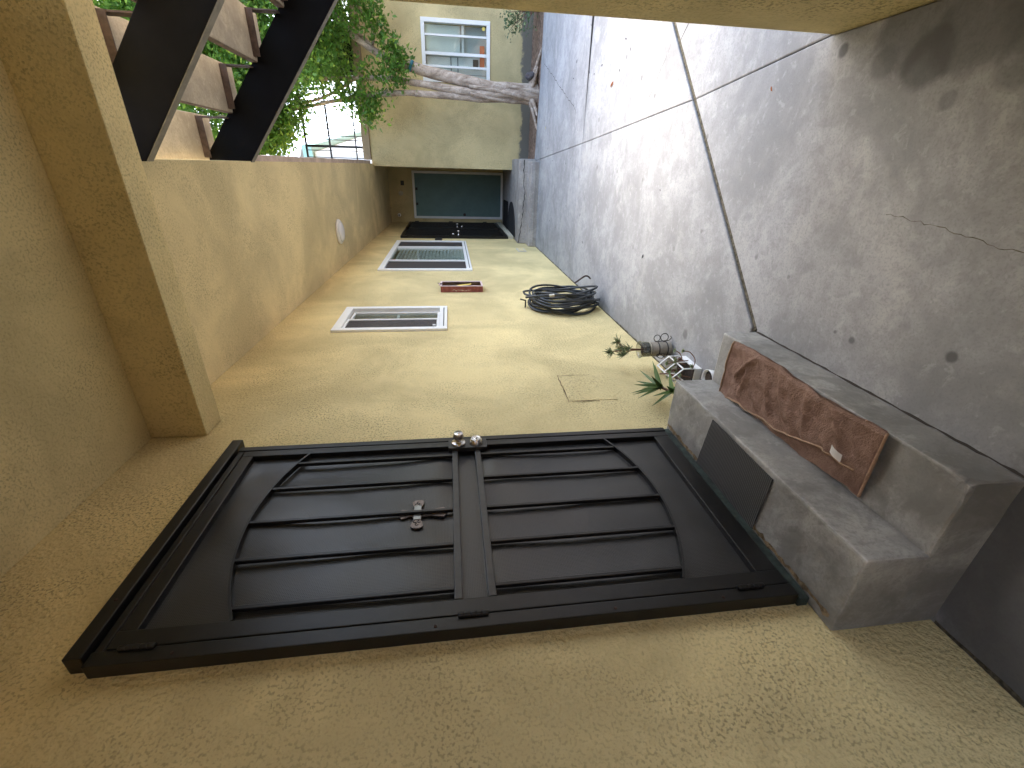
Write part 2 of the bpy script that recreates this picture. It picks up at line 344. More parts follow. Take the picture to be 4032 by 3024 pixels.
# ------------------------------------------------------------ the ground
g = box('ground', (-30, 60, -40, 90, -.5, -.05), M['soil']); tag(g, kind='structure')
T = lambda y: 1.755 + (y - 1.964) * (1.354 - 1.755) / (7.779 - 1.964)          # long thin joint
J = lambda x: 1.927 + (x - .573) * (3.521 - 1.927) / (2.195 - .573)            # wide diagonal joint
X5 = lambda x: 5.62 - x * .13                                                  # cross joint
def inset(poly, d):
    n = len(poly); out = []
    for i in range(n):
        a, b, c = Vector(poly[i-1]), Vector(poly[i]), Vector(poly[(i+1) % n])
        e1 = (b-a).normalized(); e2 = (c-b).normalized(); n1 = Vector((-e1.y, e1.x)); n2 = Vector((-e2.y, e2.x))
        k = 1 + n1.dot(n2); out.append(b + (n1+n2) * d / max(k, .3))
    return out
pav = thing('pavement', (1, 3, 0), None, None, kind='structure')
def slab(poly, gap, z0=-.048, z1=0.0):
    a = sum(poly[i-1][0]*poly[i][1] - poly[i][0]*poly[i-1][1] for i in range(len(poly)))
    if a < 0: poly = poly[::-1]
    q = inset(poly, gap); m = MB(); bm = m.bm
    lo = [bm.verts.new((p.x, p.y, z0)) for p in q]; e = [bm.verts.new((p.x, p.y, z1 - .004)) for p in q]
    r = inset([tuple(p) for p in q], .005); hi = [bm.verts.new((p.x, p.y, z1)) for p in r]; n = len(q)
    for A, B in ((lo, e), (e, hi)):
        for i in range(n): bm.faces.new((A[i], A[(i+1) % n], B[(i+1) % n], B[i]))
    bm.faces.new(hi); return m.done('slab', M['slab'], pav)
xJ = 1.66; yJ = J(xJ)
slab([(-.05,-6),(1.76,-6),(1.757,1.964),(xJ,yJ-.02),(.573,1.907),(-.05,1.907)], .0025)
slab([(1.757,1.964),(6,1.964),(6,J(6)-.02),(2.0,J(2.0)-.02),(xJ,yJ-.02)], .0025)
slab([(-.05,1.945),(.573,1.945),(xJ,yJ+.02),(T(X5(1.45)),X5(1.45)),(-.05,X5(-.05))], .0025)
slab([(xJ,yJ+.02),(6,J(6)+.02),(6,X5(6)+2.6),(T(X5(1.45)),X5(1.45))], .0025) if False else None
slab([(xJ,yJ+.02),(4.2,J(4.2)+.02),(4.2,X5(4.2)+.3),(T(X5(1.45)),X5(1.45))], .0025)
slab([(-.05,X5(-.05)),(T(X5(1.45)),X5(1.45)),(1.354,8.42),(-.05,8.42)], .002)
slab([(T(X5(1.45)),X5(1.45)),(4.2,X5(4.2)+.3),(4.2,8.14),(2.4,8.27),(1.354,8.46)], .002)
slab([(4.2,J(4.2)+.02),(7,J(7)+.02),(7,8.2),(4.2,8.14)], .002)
# debris in the wide joint
d = Vector((1, (3.521-1.927)/(2.195-.573), 0)).normalized(); nn = Vector((-d.y, d.x, 0)); A = Vector((.57, 1.926, 0))
MB().prism([A - nn*.02 + Vector((0,0,-.045)), A + d*5 - nn*.02 + Vector((0,0,-.045)), A + d*5 + nn*.02 + Vector((0,0,-.045)), A + nn*.02 + Vector((0,0,-.045))], (0,0,.032)).done('joint_filler', M['jointfill'], pav)
def crackline(pts, wd, parent, nrm=(0,0,1), lift=.0012, jit=.01, seg=.05, mat='crack'):
    nrm = Vector(nrm); P = []
    for a, b in zip(pts, pts[1:]):
        a = Vector(a); b = Vector(b); k = max(1, int((b-a).length/seg))
        for i in range(k): P.append(a.lerp(b, i/k))
    P.append(Vector(pts[-1])); m = MB(); prev = None
    for i, p in enumerate(P):
        dd = (P[min(i+1, len(P)-1)] - P[max(i-1, 0)]).normalized(); sd_ = nrm.cross(dd)
        p = p + sd_ * rnd.uniform(-jit, jit) + nrm*lift; ww = wd * rnd.uniform(.4, 1.3)
        cur = (m.bm.verts.new(p - sd_*ww/2), m.bm.verts.new(p + sd_*ww/2))
        if prev: m.bm.faces.new((prev[0], cur[0], cur[1], prev[1]))
        prev = cur
    return m.done('crack', M[mat], parent)
crackline([(2.018,3.448,0),(1.809,3.621,0),(1.603,3.867,0)], .0035, pav)
crackline([(2.107,3.203,0),(2.0,3.324,0)], .007, pav, jit=.003)
crackline([(2.675,7.994,0),(2.183,6.673,0),(1.875,5.859,0),(1.653,5.676,0)], .006, pav)
CRK = [(1.158,1.44,0),(1.151,1.377,0),(1.137,1.246,0),(1.118,1.143,0),(1.097,1.005,0),(1.08,.85,0)]
crackline(CRK, .0022, pav, jit=.005, seg=.015, mat='jointfill')
crackline([(.567,.75,0),(.567,1.91,0)], .008, pav, jit=.0015, seg=.03)
crackline([(.006,1.95,0),(.006,7.9,0)], .018, pav, jit=.004, seg=.05, mat='jointfill')
crackline([(.006,.74,0),(.006,-1.2,0)], .02, pav, jit=.004, seg=.05, mat='jointfill')
# planting bed
def bedf(u, v):
    x = 1.38 + u*4.5; y0 = 8.45 - .08*min(u*4, 1) - .1*u; y = y0 + v*(9.47-y0)
    return Vector((x, y, -.05 + .045*math.sin(math.pi*min(1, v*1.3)) + .03*noise.noise(Vector((x*3, y*3, 0)))))
bed = MB().grid(bedf, 60, 16).done('planting_bed', M['soil'], smooth=True); tag(bed, kind='structure')

# ------------------------------------------------------------ big structure
# long wall with openings: (y0,y1,z0,z1)
holes = [(.90,1.84,.39,2.49),(3.66,4.22,1.60,2.43),(6.02,8.36,1.28,2.38)]
def wall_x(name, x0, x1, y0, y1, z0, z1, holes, mat, parent=None):
    ys = sorted({y0, y1, *[h[0] for h in holes], *[h[1] for h in holes]}); zs = sorted({z0, z1, *[h[2] for h in holes], *[h[3] for h in holes]})
    m = MB(); bm = m.bm; V = {}
    def vt(i, j, s):
        if (i, j, s) not in V: V[i, j, s] = bm.verts.new((x1 if s else x0, ys[i], zs[j]))
        return V[i, j, s]
    solid = lambda i, j: 0 <= i < len(ys)-1 and 0 <= j < len(zs)-1 and not any(h[0] <= ys[i] < h[1] and h[2] <= zs[j] < h[3] for h in holes)
    for i in range(len(ys)-1):
        for j in range(len(zs)-1):
            if not solid(i, j): continue
            for s in (0, 1):
                q = [vt(i,j,s), vt(i+1,j,s), vt(i+1,j+1,s), vt(i,j+1,s)]; bm.faces.new(q if s else q[::-1])
            for di, dj, e in ((-1,0,((i,j+1),(i,j))), (1,0,((i+1,j),(i+1,j+1))), (0,-1,((i,j),(i+1,j))), (0,1,((i+1,j+1),(i,j+1)))):
                if not solid(i+di, j+dj):
                    (a, b), (c, d2) = e; bm.faces.new((vt(a,b,0), vt(c,d2,0), vt(c,d2,1), vt(a,b,1)))
    return m.done(name, mat, parent)
lw = wall_x('stucco_wall', -.22, 0, -6, 11.5, -.3, 6.2, holes, M['wall'])
tag(lw, 'long yellow stucco wall running back beside the doors and windows', 'wall')
bw = box('light_blocker', (0.001, 5.5, -3.7, -3.5, -.04, 3.2), M['blocker']); tag(bw, 'unseen dark fence closing the porch behind the viewer', 'blocker')  # unseen dark panel, added to keep rear light off the beam
rw = box('stucco_wall', (1.757, 2.05, -.35, 1.95, -.3, 2.99), M['wall'], bev=.006); tag(rw, 'yellow stucco wall end at the edge of the pavement by the dark stain', 'wall')
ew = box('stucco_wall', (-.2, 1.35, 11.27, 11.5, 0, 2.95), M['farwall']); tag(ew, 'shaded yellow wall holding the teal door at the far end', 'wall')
# window wall with opening
def wall_y(name, y0, y1, x0, x1, z0, z1, holes, mat):
    o = wall_x(name, y0, y1, x0, x1, z0, z1, holes, mat)
    me = o.data; me.transform(Matrix(((0,1,0,0),(1,0,0,0),(0,0,1,0),(0,0,0,1)))); me.flip_normals(); c = WL[o]; o.location = (c.y, c.x, c.z); WL[o] = Vector((c.y, c.x, c.z)); return o
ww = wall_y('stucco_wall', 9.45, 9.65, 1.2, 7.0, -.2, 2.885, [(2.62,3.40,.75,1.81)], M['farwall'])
tag(ww, 'yellow stucco wall with a white window behind the tree', 'wall')
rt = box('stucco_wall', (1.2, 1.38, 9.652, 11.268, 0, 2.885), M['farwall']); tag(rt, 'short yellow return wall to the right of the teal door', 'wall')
pc = box('porch_ceiling', (0.001, 2.06, -3.49, 2.068, 3.0, 3.25), M['porch']); tag(pc, 'dim yellow stucco porch ceiling above the black door', 'ceiling')
bm_ = MB().box(0.001, 2.6, 2.07, 2.228, 2.743, 3.24).bevel(.006, 2).done('ceiling_beam', M['porch']); tag(bm_, 'stucco beam crossing the ceiling in front of the stairs', 'beam')
# upper walkway: soffit falls a little towards the far end
wk = thing('upper_walkway', (.6, 6, 2.9), 'yellow stucco soffit of the upper walkway over the doors and windows', 'walkway')
MB().hexa([(0.001,2.23,3.0),(1.25,2.23,3.0),(1.235,11.268,2.835),(0.001,11.268,2.835),(0.001,2.23,3.2),(1.25,2.23,3.2),(1.235,11.268,3.035),(0.001,11.268,3.035)]).done('soffit', M['soffit'], wk)
m = MB()
n = 60
for i in range(n):
    y = 4.06 + (9.36-4.06)*i/n; y2 = 4.06 + (9.36-4.06)*(i+1)/n; zz = lambda y: 3.0 - (y-2.23)*.165/9.04
    a, b = [.006*noise.noise(Vector((yy*4, 0, 3))) for yy in (y, y2)]
    m.hexa([(1.2,y,zz(y)+.035+a),(1.292+a,y,zz(y)+.03+a),(1.292+b,y2,zz(y2)+.03+b),(1.2,y2,zz(y2)+.035+b),(1.2,y,zz(y)+.16),(1.292+a,y,zz(y)+.16),(1.292+b,y2,zz(y2)+.16),(1.2,y2,zz(y2)+.16)])
bmesh.ops.remove_doubles(m.bm, verts=list(m.bm.verts), dist=.0005)
m.done('deck_edge', M['flash'], wk)
dk = thing('upper_deck', (3, 9.6, 2.9), 'brownish ledge and deck on top of the window wall', 'deck')
box('ledge', (1.3, 7, 9.40, 9.62, 2.888, 3.02), M['ledge'], dk, .008)
box('deck_floor', (1.39, 7, 9.655, 11.6, 2.89, 3.0), M['tread'], dk)

# ------------------------------------------------------------ steps
st = thing('concrete_steps', (.3, 1.33, 0), 'worn grey concrete steps with a brown towel below the black security door', 'steps')
def rough(b, bev, amp, seed):
    m = MB().box(*b); 
    bmesh.ops.subdivide_edges(m.bm, edges=[e for e in m.bm.edges], cuts=14, use_grid_fill=True)
    for v in m.bm.verts:
        q = v.co; nx = [(q.x-b[0]), (b[1]-q.x)]; 
        n3 = noise.noise_vector(q*9 + Vector((seed,)*3)) * amp + noise.noise_vector(q*40 + Vector((seed,)*3)) * amp*.35
        v.co += n3
    ed = [e for e in m.bm.edges if len(e.link_faces) == 2 and e.calc_face_angle() > .9]
    bmesh.ops.bevel(m.bm, geom=ed, offset=bev, segments=2, profile=.6, affect='EDGES', clamp_overlap=True)
    return m
m = MB()
def stepf():
    P = [(0,-.03),(.56,-.03),(.56,.163),(.303,.163),(.303,.361),(0,.361)]; Q = []
    for (x0_,z0_),(x1_,z1_) in zip(P, P[1:]+P[:1]):
        k = max(2, int(math.hypot(x1_-x0_, z1_-z0_)/.03)); Q += [(x0_+(x1_-x0_)*i/k, z0_+(z1_-z0_)*i/k) for i in range(k)]
    ny = 40; V = [[m.bm.verts.new((x, .748+1.172*j/ny, z)) for x, z in Q] for j in range(ny+1)]; n_ = len(Q)
    for j in range(ny):
        for i in range(n_): m.bm.faces.new((V[j][i], V[j][(i+1)%n_], V[j+1][(i+1)%n_], V[j+1][i]))
    m.bm.faces.new(V[0]); m.bm.faces.new(V[-1][::-1])
    for v in m.bm.verts:
        q = v.co.copy()
        if q.x > .001: v.co += noise.noise_vector(q*8)*.0035 + noise.noise_vector(q*45)*.0022
    cc = Vector((.56,.748,.163))
    for v in m.bm.verts:
        d_ = (v.co-cc).length
        if d_ < .06: v.co = v.co.lerp(Vector((.515,.80,.12)), .28*(1-d_/.06)) + noise.noise_vector(v.co*60)*.006
    bmesh.ops.recalc_face_normals(m.bm, faces=list(m.bm.faces))
    ed = [e for e in m.bm.edges if len(e.link_faces) == 2 and e.calc_face_angle() > .9 and e.calc_face_angle_signed() > 0]
    bmesh.ops.bevel(m.bm, geom=ed, offset=.009, segments=2, profile=.55, affect='EDGES', clamp_overlap=True)
stepf(); m.done('step_block', M['step'], st)
# grout along the wall and at the foot of the step
mo = crackline([(.046,.77,.3625),(.046,1.9,.3625)], .022, st, jit=.005, seg=.018, lift=.003, mat='mortar'); mo.name = 'mortar_line'
fs = thing('concrete_landing', (.6, 9, 0), 'far concrete landing with two low steps in front of the teal door', 'steps')
rough((.0,1.345,7.96,8.40,-.03,.128), .012, .005, 3).done('lower_step', M['farstep'], fs, True)
m = MB().hexa([(0,8.31,-.03),(1.385,8.31,-.03),(1.385,11.27,-.03),(0,11.27,-.03),(0,8.31,.277),(1.385,8.31,.277),(1.385,11.27,.236),(0,11.27,.236)])
bmesh.ops.subdivide_edges(m.bm, edges=list(m.bm.edges), cuts=3, use_grid_fill=True); m.jitter(.006, 5)
ed = [e for e in m.bm.edges if len(e.link_faces) == 2 and e.calc_face_angle() > .9]; bmesh.ops.bevel(m.bm, geom=ed, offset=.012, segments=2, affect='EDGES', clamp_overlap=True)
m.done('landing', M['farstep'], fs)
crackline([(1.37,8.30,.21),(1.1,8.30,.20),(.8,8.30,.18),(.5,8.30,.20),(.2,8.30,.24),(.02,8.30,.25)], .014, fs, (0,-1,0), .012, .012, .05)
box('nosing_band', (.01, 1.335, 7.948, 7.962, .055, .075), M['farstep'], fs, .003)

# ------------------------------------------------------------ near security door
D = thing('security_door', (.03, 1.36, .40), 'large black security door with perforated panels, arched bars and steel knob', 'door')
K = M['black']
box('frame_jamb', (0, .05, .85, .893, .405, 2.495), K, D, .003)
box('frame_jamb', (0, .05, 1.842, 1.873, .405, 2.495), K, D, .003)
box('frame_head', (0, .045, .893, 1.842, 2.470, 2.493), K, D, .002)
box('header_bar', (0, .062, .868, 1.922, 2.502, 2.549), K, D, .004)
box('door_sill', (.001, .036, .842, 1.88, .368, .4035), M['sill'], D, .004)
box('stile', (.012, .048, .897, .952, .408, 2.464), K, D, .003)
box('stile', (.012, .048, 1.797, 1.838, .408, 2.464), K, D, .003)
box('top_rail', (.013, .047, .952, 1.797, 2.415, 2.463), K, D, .003)
box('bottom_rail', (.013, .047, .952, 1.797, .409, .489), K, D, .003)
for z0, z1 in ((1.487, 1.513), (1.380, 1.406)): box('middle_rail', (.02, .0485, .952, 1.797, z0, z1), M['blackworn'], D, .003)
def panel(y0, y1, z0, z1, seed, amp=.007):
    def f(u, v):
        y = y0 + u*(y1-y0); z = z0 + v*(z1-z0); e = min(1, 12*u*(1-u)) * min(1, 18*v*(1-v))
        return Vector((.022 + e*amp*(1.4*noise.noise(Vector((y*3.2, z*2.2, seed))) + .5*noise.noise(Vector((y*9, z*5, seed+4)))), y, z))
    return MB().grid(f, 36, 60).done('perforated_panel', M['perf'], D, True)
panel(.952, 1.797, 1.513, 2.416, 1); panel(.952, 1.797, .488, 1.381, 8); panel(.952, 1.797, 1.405, 1.488, 4, .001)
def circ(p, q, r):
    (ax, ay), (bx, by), (cx, cy) = p, q, r; d_ = 2*(ax*(by-cy)+bx*(cy-ay)+cx*(ay-by))
    ux = ((ax*ax+ay*ay)*(by-cy)+(bx*bx+by*by)*(cy-ay)+(cx*cx+cy*cy)*(ay-by))/d_; uy = ((ax*ax+ay*ay)*(cx-bx)+(bx*bx+by*by)*(ax-cx)+(cx*cx+cy*cy)*(bx-ax))/d_
    return ux, uy, math.hypot(ax-ux, ay-uy)
ARC = {}
for nm, pts, sg in (('t', ((1.797,2.168),(1.385,2.273),(.952,2.164)), 1), ('b', ((1.797,.755),(1.365,.650),(.952,.752)), -1)):
    ux, uz, rr = circ(*pts); ARC[nm] = lambda y, ux=ux, uz=uz, rr=rr, sg=sg: uz + sg*math.sqrt(max(0, rr*rr-(y-ux)**2))
    m = MB(); prev = None; N = 40
    for i in range(N+1):
        y = .952 + (1.797-.952)*i/N; z = ARC[nm](y); nz = Vector((0, y-ux, z-uz)).normalized()
        cur = [m.bm.verts.new(Vector((x, y, z)) + nz*o_) for x, o_ in ((.024,-.004),(.049,-.004),(.049,.004),(.024,.004))]
        if prev:
            for k in range(4): m.bm.faces.new((prev[k], prev[(k+1)%4], cur[(k+1)%4], cur[k]))
        else: m.bm.faces.new(cur)
        prev = cur
    m.bm.faces.new(prev[::-1]); m.done('arched_bar', K, D)
for y in (1.727, 1.556, 1.365, 1.185, .997):
    box('upright_bar', (.030, .047, y-.0065, y+.0065, 1.5135, ARC['t'](y)-.003), K, D, .0015, 1)
    box('upright_bar', (.030, .047, y-.0065, y+.0065, ARC['b'](y)+.003, 1.3795), K, D, .0015, 1)
lp = box('lock_plate', (.040, .064, 1.757, 1.832, 1.347, 1.530), M['blackworn'], D, .003)
kn = MB().lathe([(.034,0),(.034,.006),(.030,.010),(.013,.013),(.012,.024),(.0235,.030),(.026,.040),(.0235,.056),(.021,.060),(.019,.0605),(.008,.059),(.0075,.062),(.0,.062)], (.064, 1.796, 1.482), 'x', 32).done('knob', M['steel'], lp, True)
db = MB().lathe([(.034,0),(.034,.003),(.024,.024),(.022,.026),(.018,.0265),(.0175,.025),(.007,.025),(.0065,.028),(0,.028)], (.064, 1.797, 1.398), 'x', 32).done('deadbolt', M['steel'], lp, True)
for z in (2.38, 1.457, .55): 
    m = MB()
    for k in range(5): m.lathe([(.0075,0),(.0082,.0015),(.0082,.0165),(.0075,.018)], (.054, .892, z-.045+k*.0182), 'z', 10)
    m.done('hinge', K, D, True)
for y, z in ((.866, 2.28), (.866, 1.57), (.866, .66), (.866, 1.02), (1.05, 2.525)): MB().lathe([(.005,0),(.005,.0015),(.003,.003),(0,.0032)], (.05 if z < 2.5 else .062, y, z), 'x', 10).done('screw', M['rust'], D)
# decorative cross hung on the door panel
cr = thing('decorative_cross', (.034, 1.37, 1.54), 'small pewter cross with mirror tiles hanging behind a bar of the black door', 'cross')
ya, za = 1.366, 1.652
def sm(pts): return [(.0285, ya+a, za+b) for a, b in pts]
arm = lambda L, w0, w1: [(w0, .016), (w0*.8, L*.45), (w1*.8, L*.62), (w1, L*.9), (w1*.55, L), (0, L*1.04), (-w1*.55, L), (-w1, L*.9), (-w1*.8, L*.62), (-w0*.8, L*.45), (-w0, .016)]
up = arm(.068, .018, .026); dn = [(a, -b) for a, b in arm(.112, .019, .026)][::-1]; lf = [(-b, a) for a, b in arm(.078, .016, .024)]; rg = [(b, -a) for a, b in arm(.074, .016, .024)]
# joined outline, clockwise: up (right->left), left, down, right
outl = up + [(-.022, .022)] + lf[::1] + [(-.022, -.022)] + [(-a, -b) for a, b in arm(.112, .019, .026)] + [(.022, -.022)] + rg + [(.022, .022)]
MB().prism(sm(outl), (.005, 0, 0)).done('cross_plate', M['pewter'], cr)
box('mirror_tile', (.0335, .0355, ya-.034, ya+.044, za-.012, za+.014), M['mirror'], cr)
m = MB()
for a, b in ((-.06,0),(.058,0),(0,.048),(0,-.045),(0,-.075),(0,-.1),(-.046,.008),(-.046,-.008),(.046,.008),(.046,-.008)):
    m.tube([(.0345, ya+a+.006*math.cos(k*.55), za+b+.006*math.sin(k*.55)) for k in range(9)], .0014, 5)
tag(m.done('scrollwork', M['dark'], cr), kind='stuff')
mt = MB().hexa([(.022,1.152,.3635),(.282,1.136,.3635),(.290,1.548,.3635),(.026,1.585,.3635),(.022,1.152,.3685),(.282,1.136,.3685),(.290,1.548,.3685),(.026,1.585,.3685)]).bevel(.0015, 1).done('door_mat', M['mat']); tag(mt, 'thin dark ribbed mat lying on the top step before the black door', 'mat')

# ------------------------------------------------------------ towel
tw = thing('folded_towel', (.43, 1.36, .165), 'folded brown terry towel with tan hem lying on the lower step', 'towel')
def ridge(d_, w_): return math.exp(-(d_/w_)**2)
FOLDS = [((.56,1.60),(.42,1.70),.011,.017),((.50,1.62),(.36,1.64),.010,.016),((.545,1.45),(.40,1.35),.013,.011),((.50,1.50),(.38,1.44),.012,.010),((.54,1.30),(.36,1.22),.014,.011),((.45,1.36),(.37,1.28),.010,.009),((.56,1.18),(.40,1.06),.013,.010),((.52,1.08),(.44,1.0),.011,.008),((.43,1.15),(.36,1.1),.010,.009),((.41,1.58),(.34,1.50),.010,.011)]
def tz(y, x, seed):
    w1 = noise.noise(Vector((x*5 + y*3.0, y*9 - x*7, seed))); w2 = noise.noise(Vector((x*16, y*24 - x*14, seed+7))); z = .010*w1 + .006*w2 + .004*noise.noise(Vector((x*38, y*30, seed+9)))
    for (ax, ay), (bx, by), w_, h_ in FOLDS:
        dx, dy = bx-ax, by-ay; L2 = dx*dx+dy*dy; t_ = ((x-ax)*dx+(y-ay)*dy)/L2; tc = min(1, max(0, t_)); d_ = math.hypot(x-ax-dx*tc, y-ay-dy*tc + .008*noise.noise(Vector((x*20, y*20, 2)))); z += 1.5*h_*ridge(d_, w_)*math.sin(math.pi*min(1, max(.12, .12+tc*.8)))
    return z
def strip(name, xf, xb, y_far, y_near, z0, th, seed, parent):
    """strip of cloth folded back on itself at the near end: lower layer, U fold, upper layer"""
    L = y_far - y_near; nU = 170
    def f(u, v):
        s = u*2.06 - .03 ; k = 1-abs(1-min(max(s, 0), 2)) ; 
        if s < 1: y = y_far - L*s*.985; z = z0
        else: y = y_far - L*(2-s)*.985; z = z0 + th
        if .97 < s < 1.03:
            a = (s-.97)/.06*math.pi; y = y_near - math.sin(a)*th*.6 + L*.015; z = z0 + th*(1-math.cos(a))/2
        x = xf(y) + (xb(y)-xf(y))*v
        top = max(0, (s-1.0)*12); top = min(1, top)
        z += top * (tz(y, x, seed) + .002)
        if top and v < .06: z -= .012*(1-v/.06)
        x += top*.010*noise.noise(Vector((y*11, v*2, seed+20)))*(.3+v); y += top*.008*noise.noise(Vector((x*14, 5, seed+21)))
        return Vector((x, y, z))
    return MB().grid(f, nU, 44).done(name, M['towel'], parent, True), f
xf = lambda y: .566 + .008*math.sin(y*9) + .007*noise.noise(Vector((y*14, 3, 1)))
xbF = lambda y: .338 + .055*max(0, min(1, (1.38-y)/.3)) + .016*noise.noise(Vector((y*8, 9, 4))) - .05*max(0, (y-1.62))/.15 + .012*math.sin(y*7)
s1, f1 = strip('upper_fold', xf, xbF, 1.765, .975, .182, .016, 2.0, tw)
xbB = lambda y: .305 - .012*math.sin(y*5)
s2, f2 = strip('lower_fold', lambda y: .47, xbB, 1.60, .985, .1675, .011, 5.0, tw)
MB().grid(lambda u, v: Vector((xf(1.75-.765*u)-.004 - .25*v*1.0, 1.752-.755*u, .169 + .003*noise.noise(Vector((u*9, v*4, 1))))), 50, 12).done('bottom_layer', M['towel'], tw, True)
def hem(f, parent, pts, r=.004): MB().tube([f(u, v) + Vector((0,0,.002)) for u, v in pts], r, 7).done('hem', M['hem'], parent, True)
hem(f1, s1, [(.52+.475*i/60, 1.0) for i in range(61)]); hem(f1, s1, [(.995, i/20) for i in range(21)]); hem(f1, s1, [(.50, i/16) for i in range(17)], .0045)
hem(f2, s2, [(.50, i/16) for i in range(17)], .0045); hem(f1, s1, [(.455, i/16) for i in range(17)], .004)
MB().grid(lambda u, v: Vector((.405+.03*v+.012*u, 1.06+.045*u, .2145+.008*math.sin(u*2.5)+.003*v)), 6, 3).done('care_tag', M['paper'], tw)

# ------------------------------------------------------------ windows in the long wall
def slot_frame(root, y0, y1, z0, z1, wy, wz, x0, x1, mat, name='frame'):
    m = MB(); m.box(x0, x1, y0, y0+wy, z0, z1); m.box(x0, x1, y1-wy, y1, z0, z1); m.box(x0+.0005, x1-.0005, y0+wy, y1-wy, z0, z0+wz); m.box(x0+.0005, x1-.0005, y0+wy, y1-wy, z1-wz, z1)
    m.bevel(.003, 1); return m.done(name, mat, root)
W1 = thing('sliding_window', (0, 3.93, 1.54), 'small white two pane window nearest the black security door', 'window')
slot_frame(W1, 3.60, 4.27, 1.54, 2.49, .055, .07, -.02, .022, M['white'])
slot_frame(W1, 3.657, 3.915, 1.612, 2.418, .022, .022, -.02, .012, M['white'], 'sash')
slot_frame(W1, 3.905, 4.213, 1.612, 2.418, .022, .022, -.045, -.018, M['white'], 'sash')
box('insect_screen', (.002, .004, 3.678, 3.895, 1.633, 2.397), M['screen'], W1)
box('pane', (-.012, -.008, 3.678, 3.895, 1.633, 2.397), M['glass'], W1); box('pane', (-.034, -.030, 3.926, 4.192, 1.633, 2.397), M['glass'], W1)
box('glazing_bar', (-.05, -.036, 3.926, 4.192, 1.99, 2.012), M['white'], W1); box('glazing_bar', (-.03, -.016, 3.678, 3.895, 1.99, 2.012), M['white'], W1)
box('latch', (.012, .022, 3.70, 3.715, 1.64, 1.665), M['white'], W1); box('track', (.0225, .0255, 3.665, 4.2, 1.568, 1.575), M['wire'], W1)
box('room_backing', (-.21, -.19, 3.6, 4.28, 1.54, 2.49), M['room'], W1)
W2 = thing('sliding_window', (0, 7.19, 1.21), 'wide white three pane window with blinds beside the paired black doors', 'window')
slot_frame(W2, 5.95, 8.43, 1.21, 2.44, .075, .075, -.03, .022, M['white'])
box('mullion', (-.03, .018, 6.575, 6.635, 1.286, 2.364), M['white'], W2, .003); box('mullion', (-.03, .018, 7.765, 7.815, 1.286, 2.364), M['white'], W2, .003)
box('insect_screen', (.002, .004, 6.026, 6.574, 1.286, 2.364), M['screen'], W2); box('insect_screen', (.002, .004, 7.816, 8.354, 1.286, 2.364), M['screen'], W2)
for a, b in ((6.026, 6.574), (6.636, 7.764), (7.816, 8.354)): box('pane', (-.016, -.012, a, b, 1.286, 2.364), M['glass'], W2)
box('track', (.0225, .026, 6.05, 8.33, 1.238, 1.247), M['wire'], W2)
for i in range(19): MB().hexa([(-.028,6.64,1.29+i*.055),(-.052,6.64,1.29+i*.055+.048),(-.052,7.76,1.29+i*.055+.048),(-.028,7.76,1.29+i*.055),(-.026,6.64,1.29+i*.055),(-.050,6.64,1.338+i*.055),(-.050,7.76,1.338+i*.055),(-.026,7.76,1.29+i*.055)]).done('blind_slat', M['blind'], W2)
box('room_backing', (-.21, -.19, 5.95, 8.43, 1.21, 2.44), M['room'], W2)
sk = box('sticker', (-.0115, -.0105, 6.66, 6.80, 2.22, 2.345), M['paper'], W2)
box('red_band', (-.0102, -.0095, 6.66, 6.80, 2.30, 2.345), M['red'], sk); 
for z in (2.28, 2.262, 2.244): box('print_line', (-.0102, -.0095, 6.68, 6.78, z, z+.008), M['ink'], sk)

# ------------------------------------------------------------ window in the far wall
W3 = thing('louvre_window', (3.01, 9.45, .70), 'white four pane window in the wall behind the tree trunk', 'window')
def yframe(root, x0, x1, z0, z1, w, y0, y1, mat, name='frame'):
    m = MB(); m.box(x0, x0+w, y0, y1, z0, z1); m.box(x1-w, x1, y0, y1, z0, z1); m.box(x0+w, x1-w, y0+.0005, y1-.0005, z0, z0+w); m.box(x0+w, x1-w, y0+.0005, y1-.0005, z1-w, z1); m.bevel(.003, 1); return m.done(name, mat, root)
yframe(W3, 2.56, 3.46, .697, 1.87, .062, 9.425, 9.5, M['white'])
xs = [2.622, 2.782, 2.955, 3.215, 3.398]
for x, w_ in ((2.792, .034), (2.975, .046), (3.232, .032)): box('sash_bar', (x-w_/2, x+w_/2, 9.43, 9.47, .76, 1.808), M['white'], W3, .003)
for a, b in zip([2.622, 2.810, 2.999, 3.249], [2.774, 2.951, 3.215, 3.398]): box('pane', (a, b, 9.452, 9.456, .76, 1.808), M['glass'], W3)
box('meeting_rail', (2.955, 3.39, 9.50, 9.52, 1.145, 1.185), M['white'], W3)
box('room_backing', (2.5, 3.52, 9.60, 9.62, .70, 1.87), M['room'], W3)
box('curtain', (2.96, 3.39, 9.545, 9.56, 1.21, 1.80), M['blind'], W3)
cab = box('cupboard', (2.62, 2.95, 9.56, 9.59, .76, 1.8), M['housewhite'], W3)
for b in ((2.70,2.705,.76,1.26),(2.62,2.95,1.25,1.262),(2.62,2.95,1.37,1.382)): box('cupboard_joint', (b[0], b[1], 9.552, 9.559, b[2], b[3]), M['wire'], cab)
box('orange_box', (2.83, 3.13, 9.52, 9.55, .79, .87), M['orange'], W3); box('dark_vase', (2.80, 2.93, 9.525, 9.55, .90, .99), M['dark'], W3)
MB().lathe([(.028,0),(.028,.002)], (3.355, 9.4515, .81), 'y', 16).done('round_sticker', M['yellowtag'], W3)

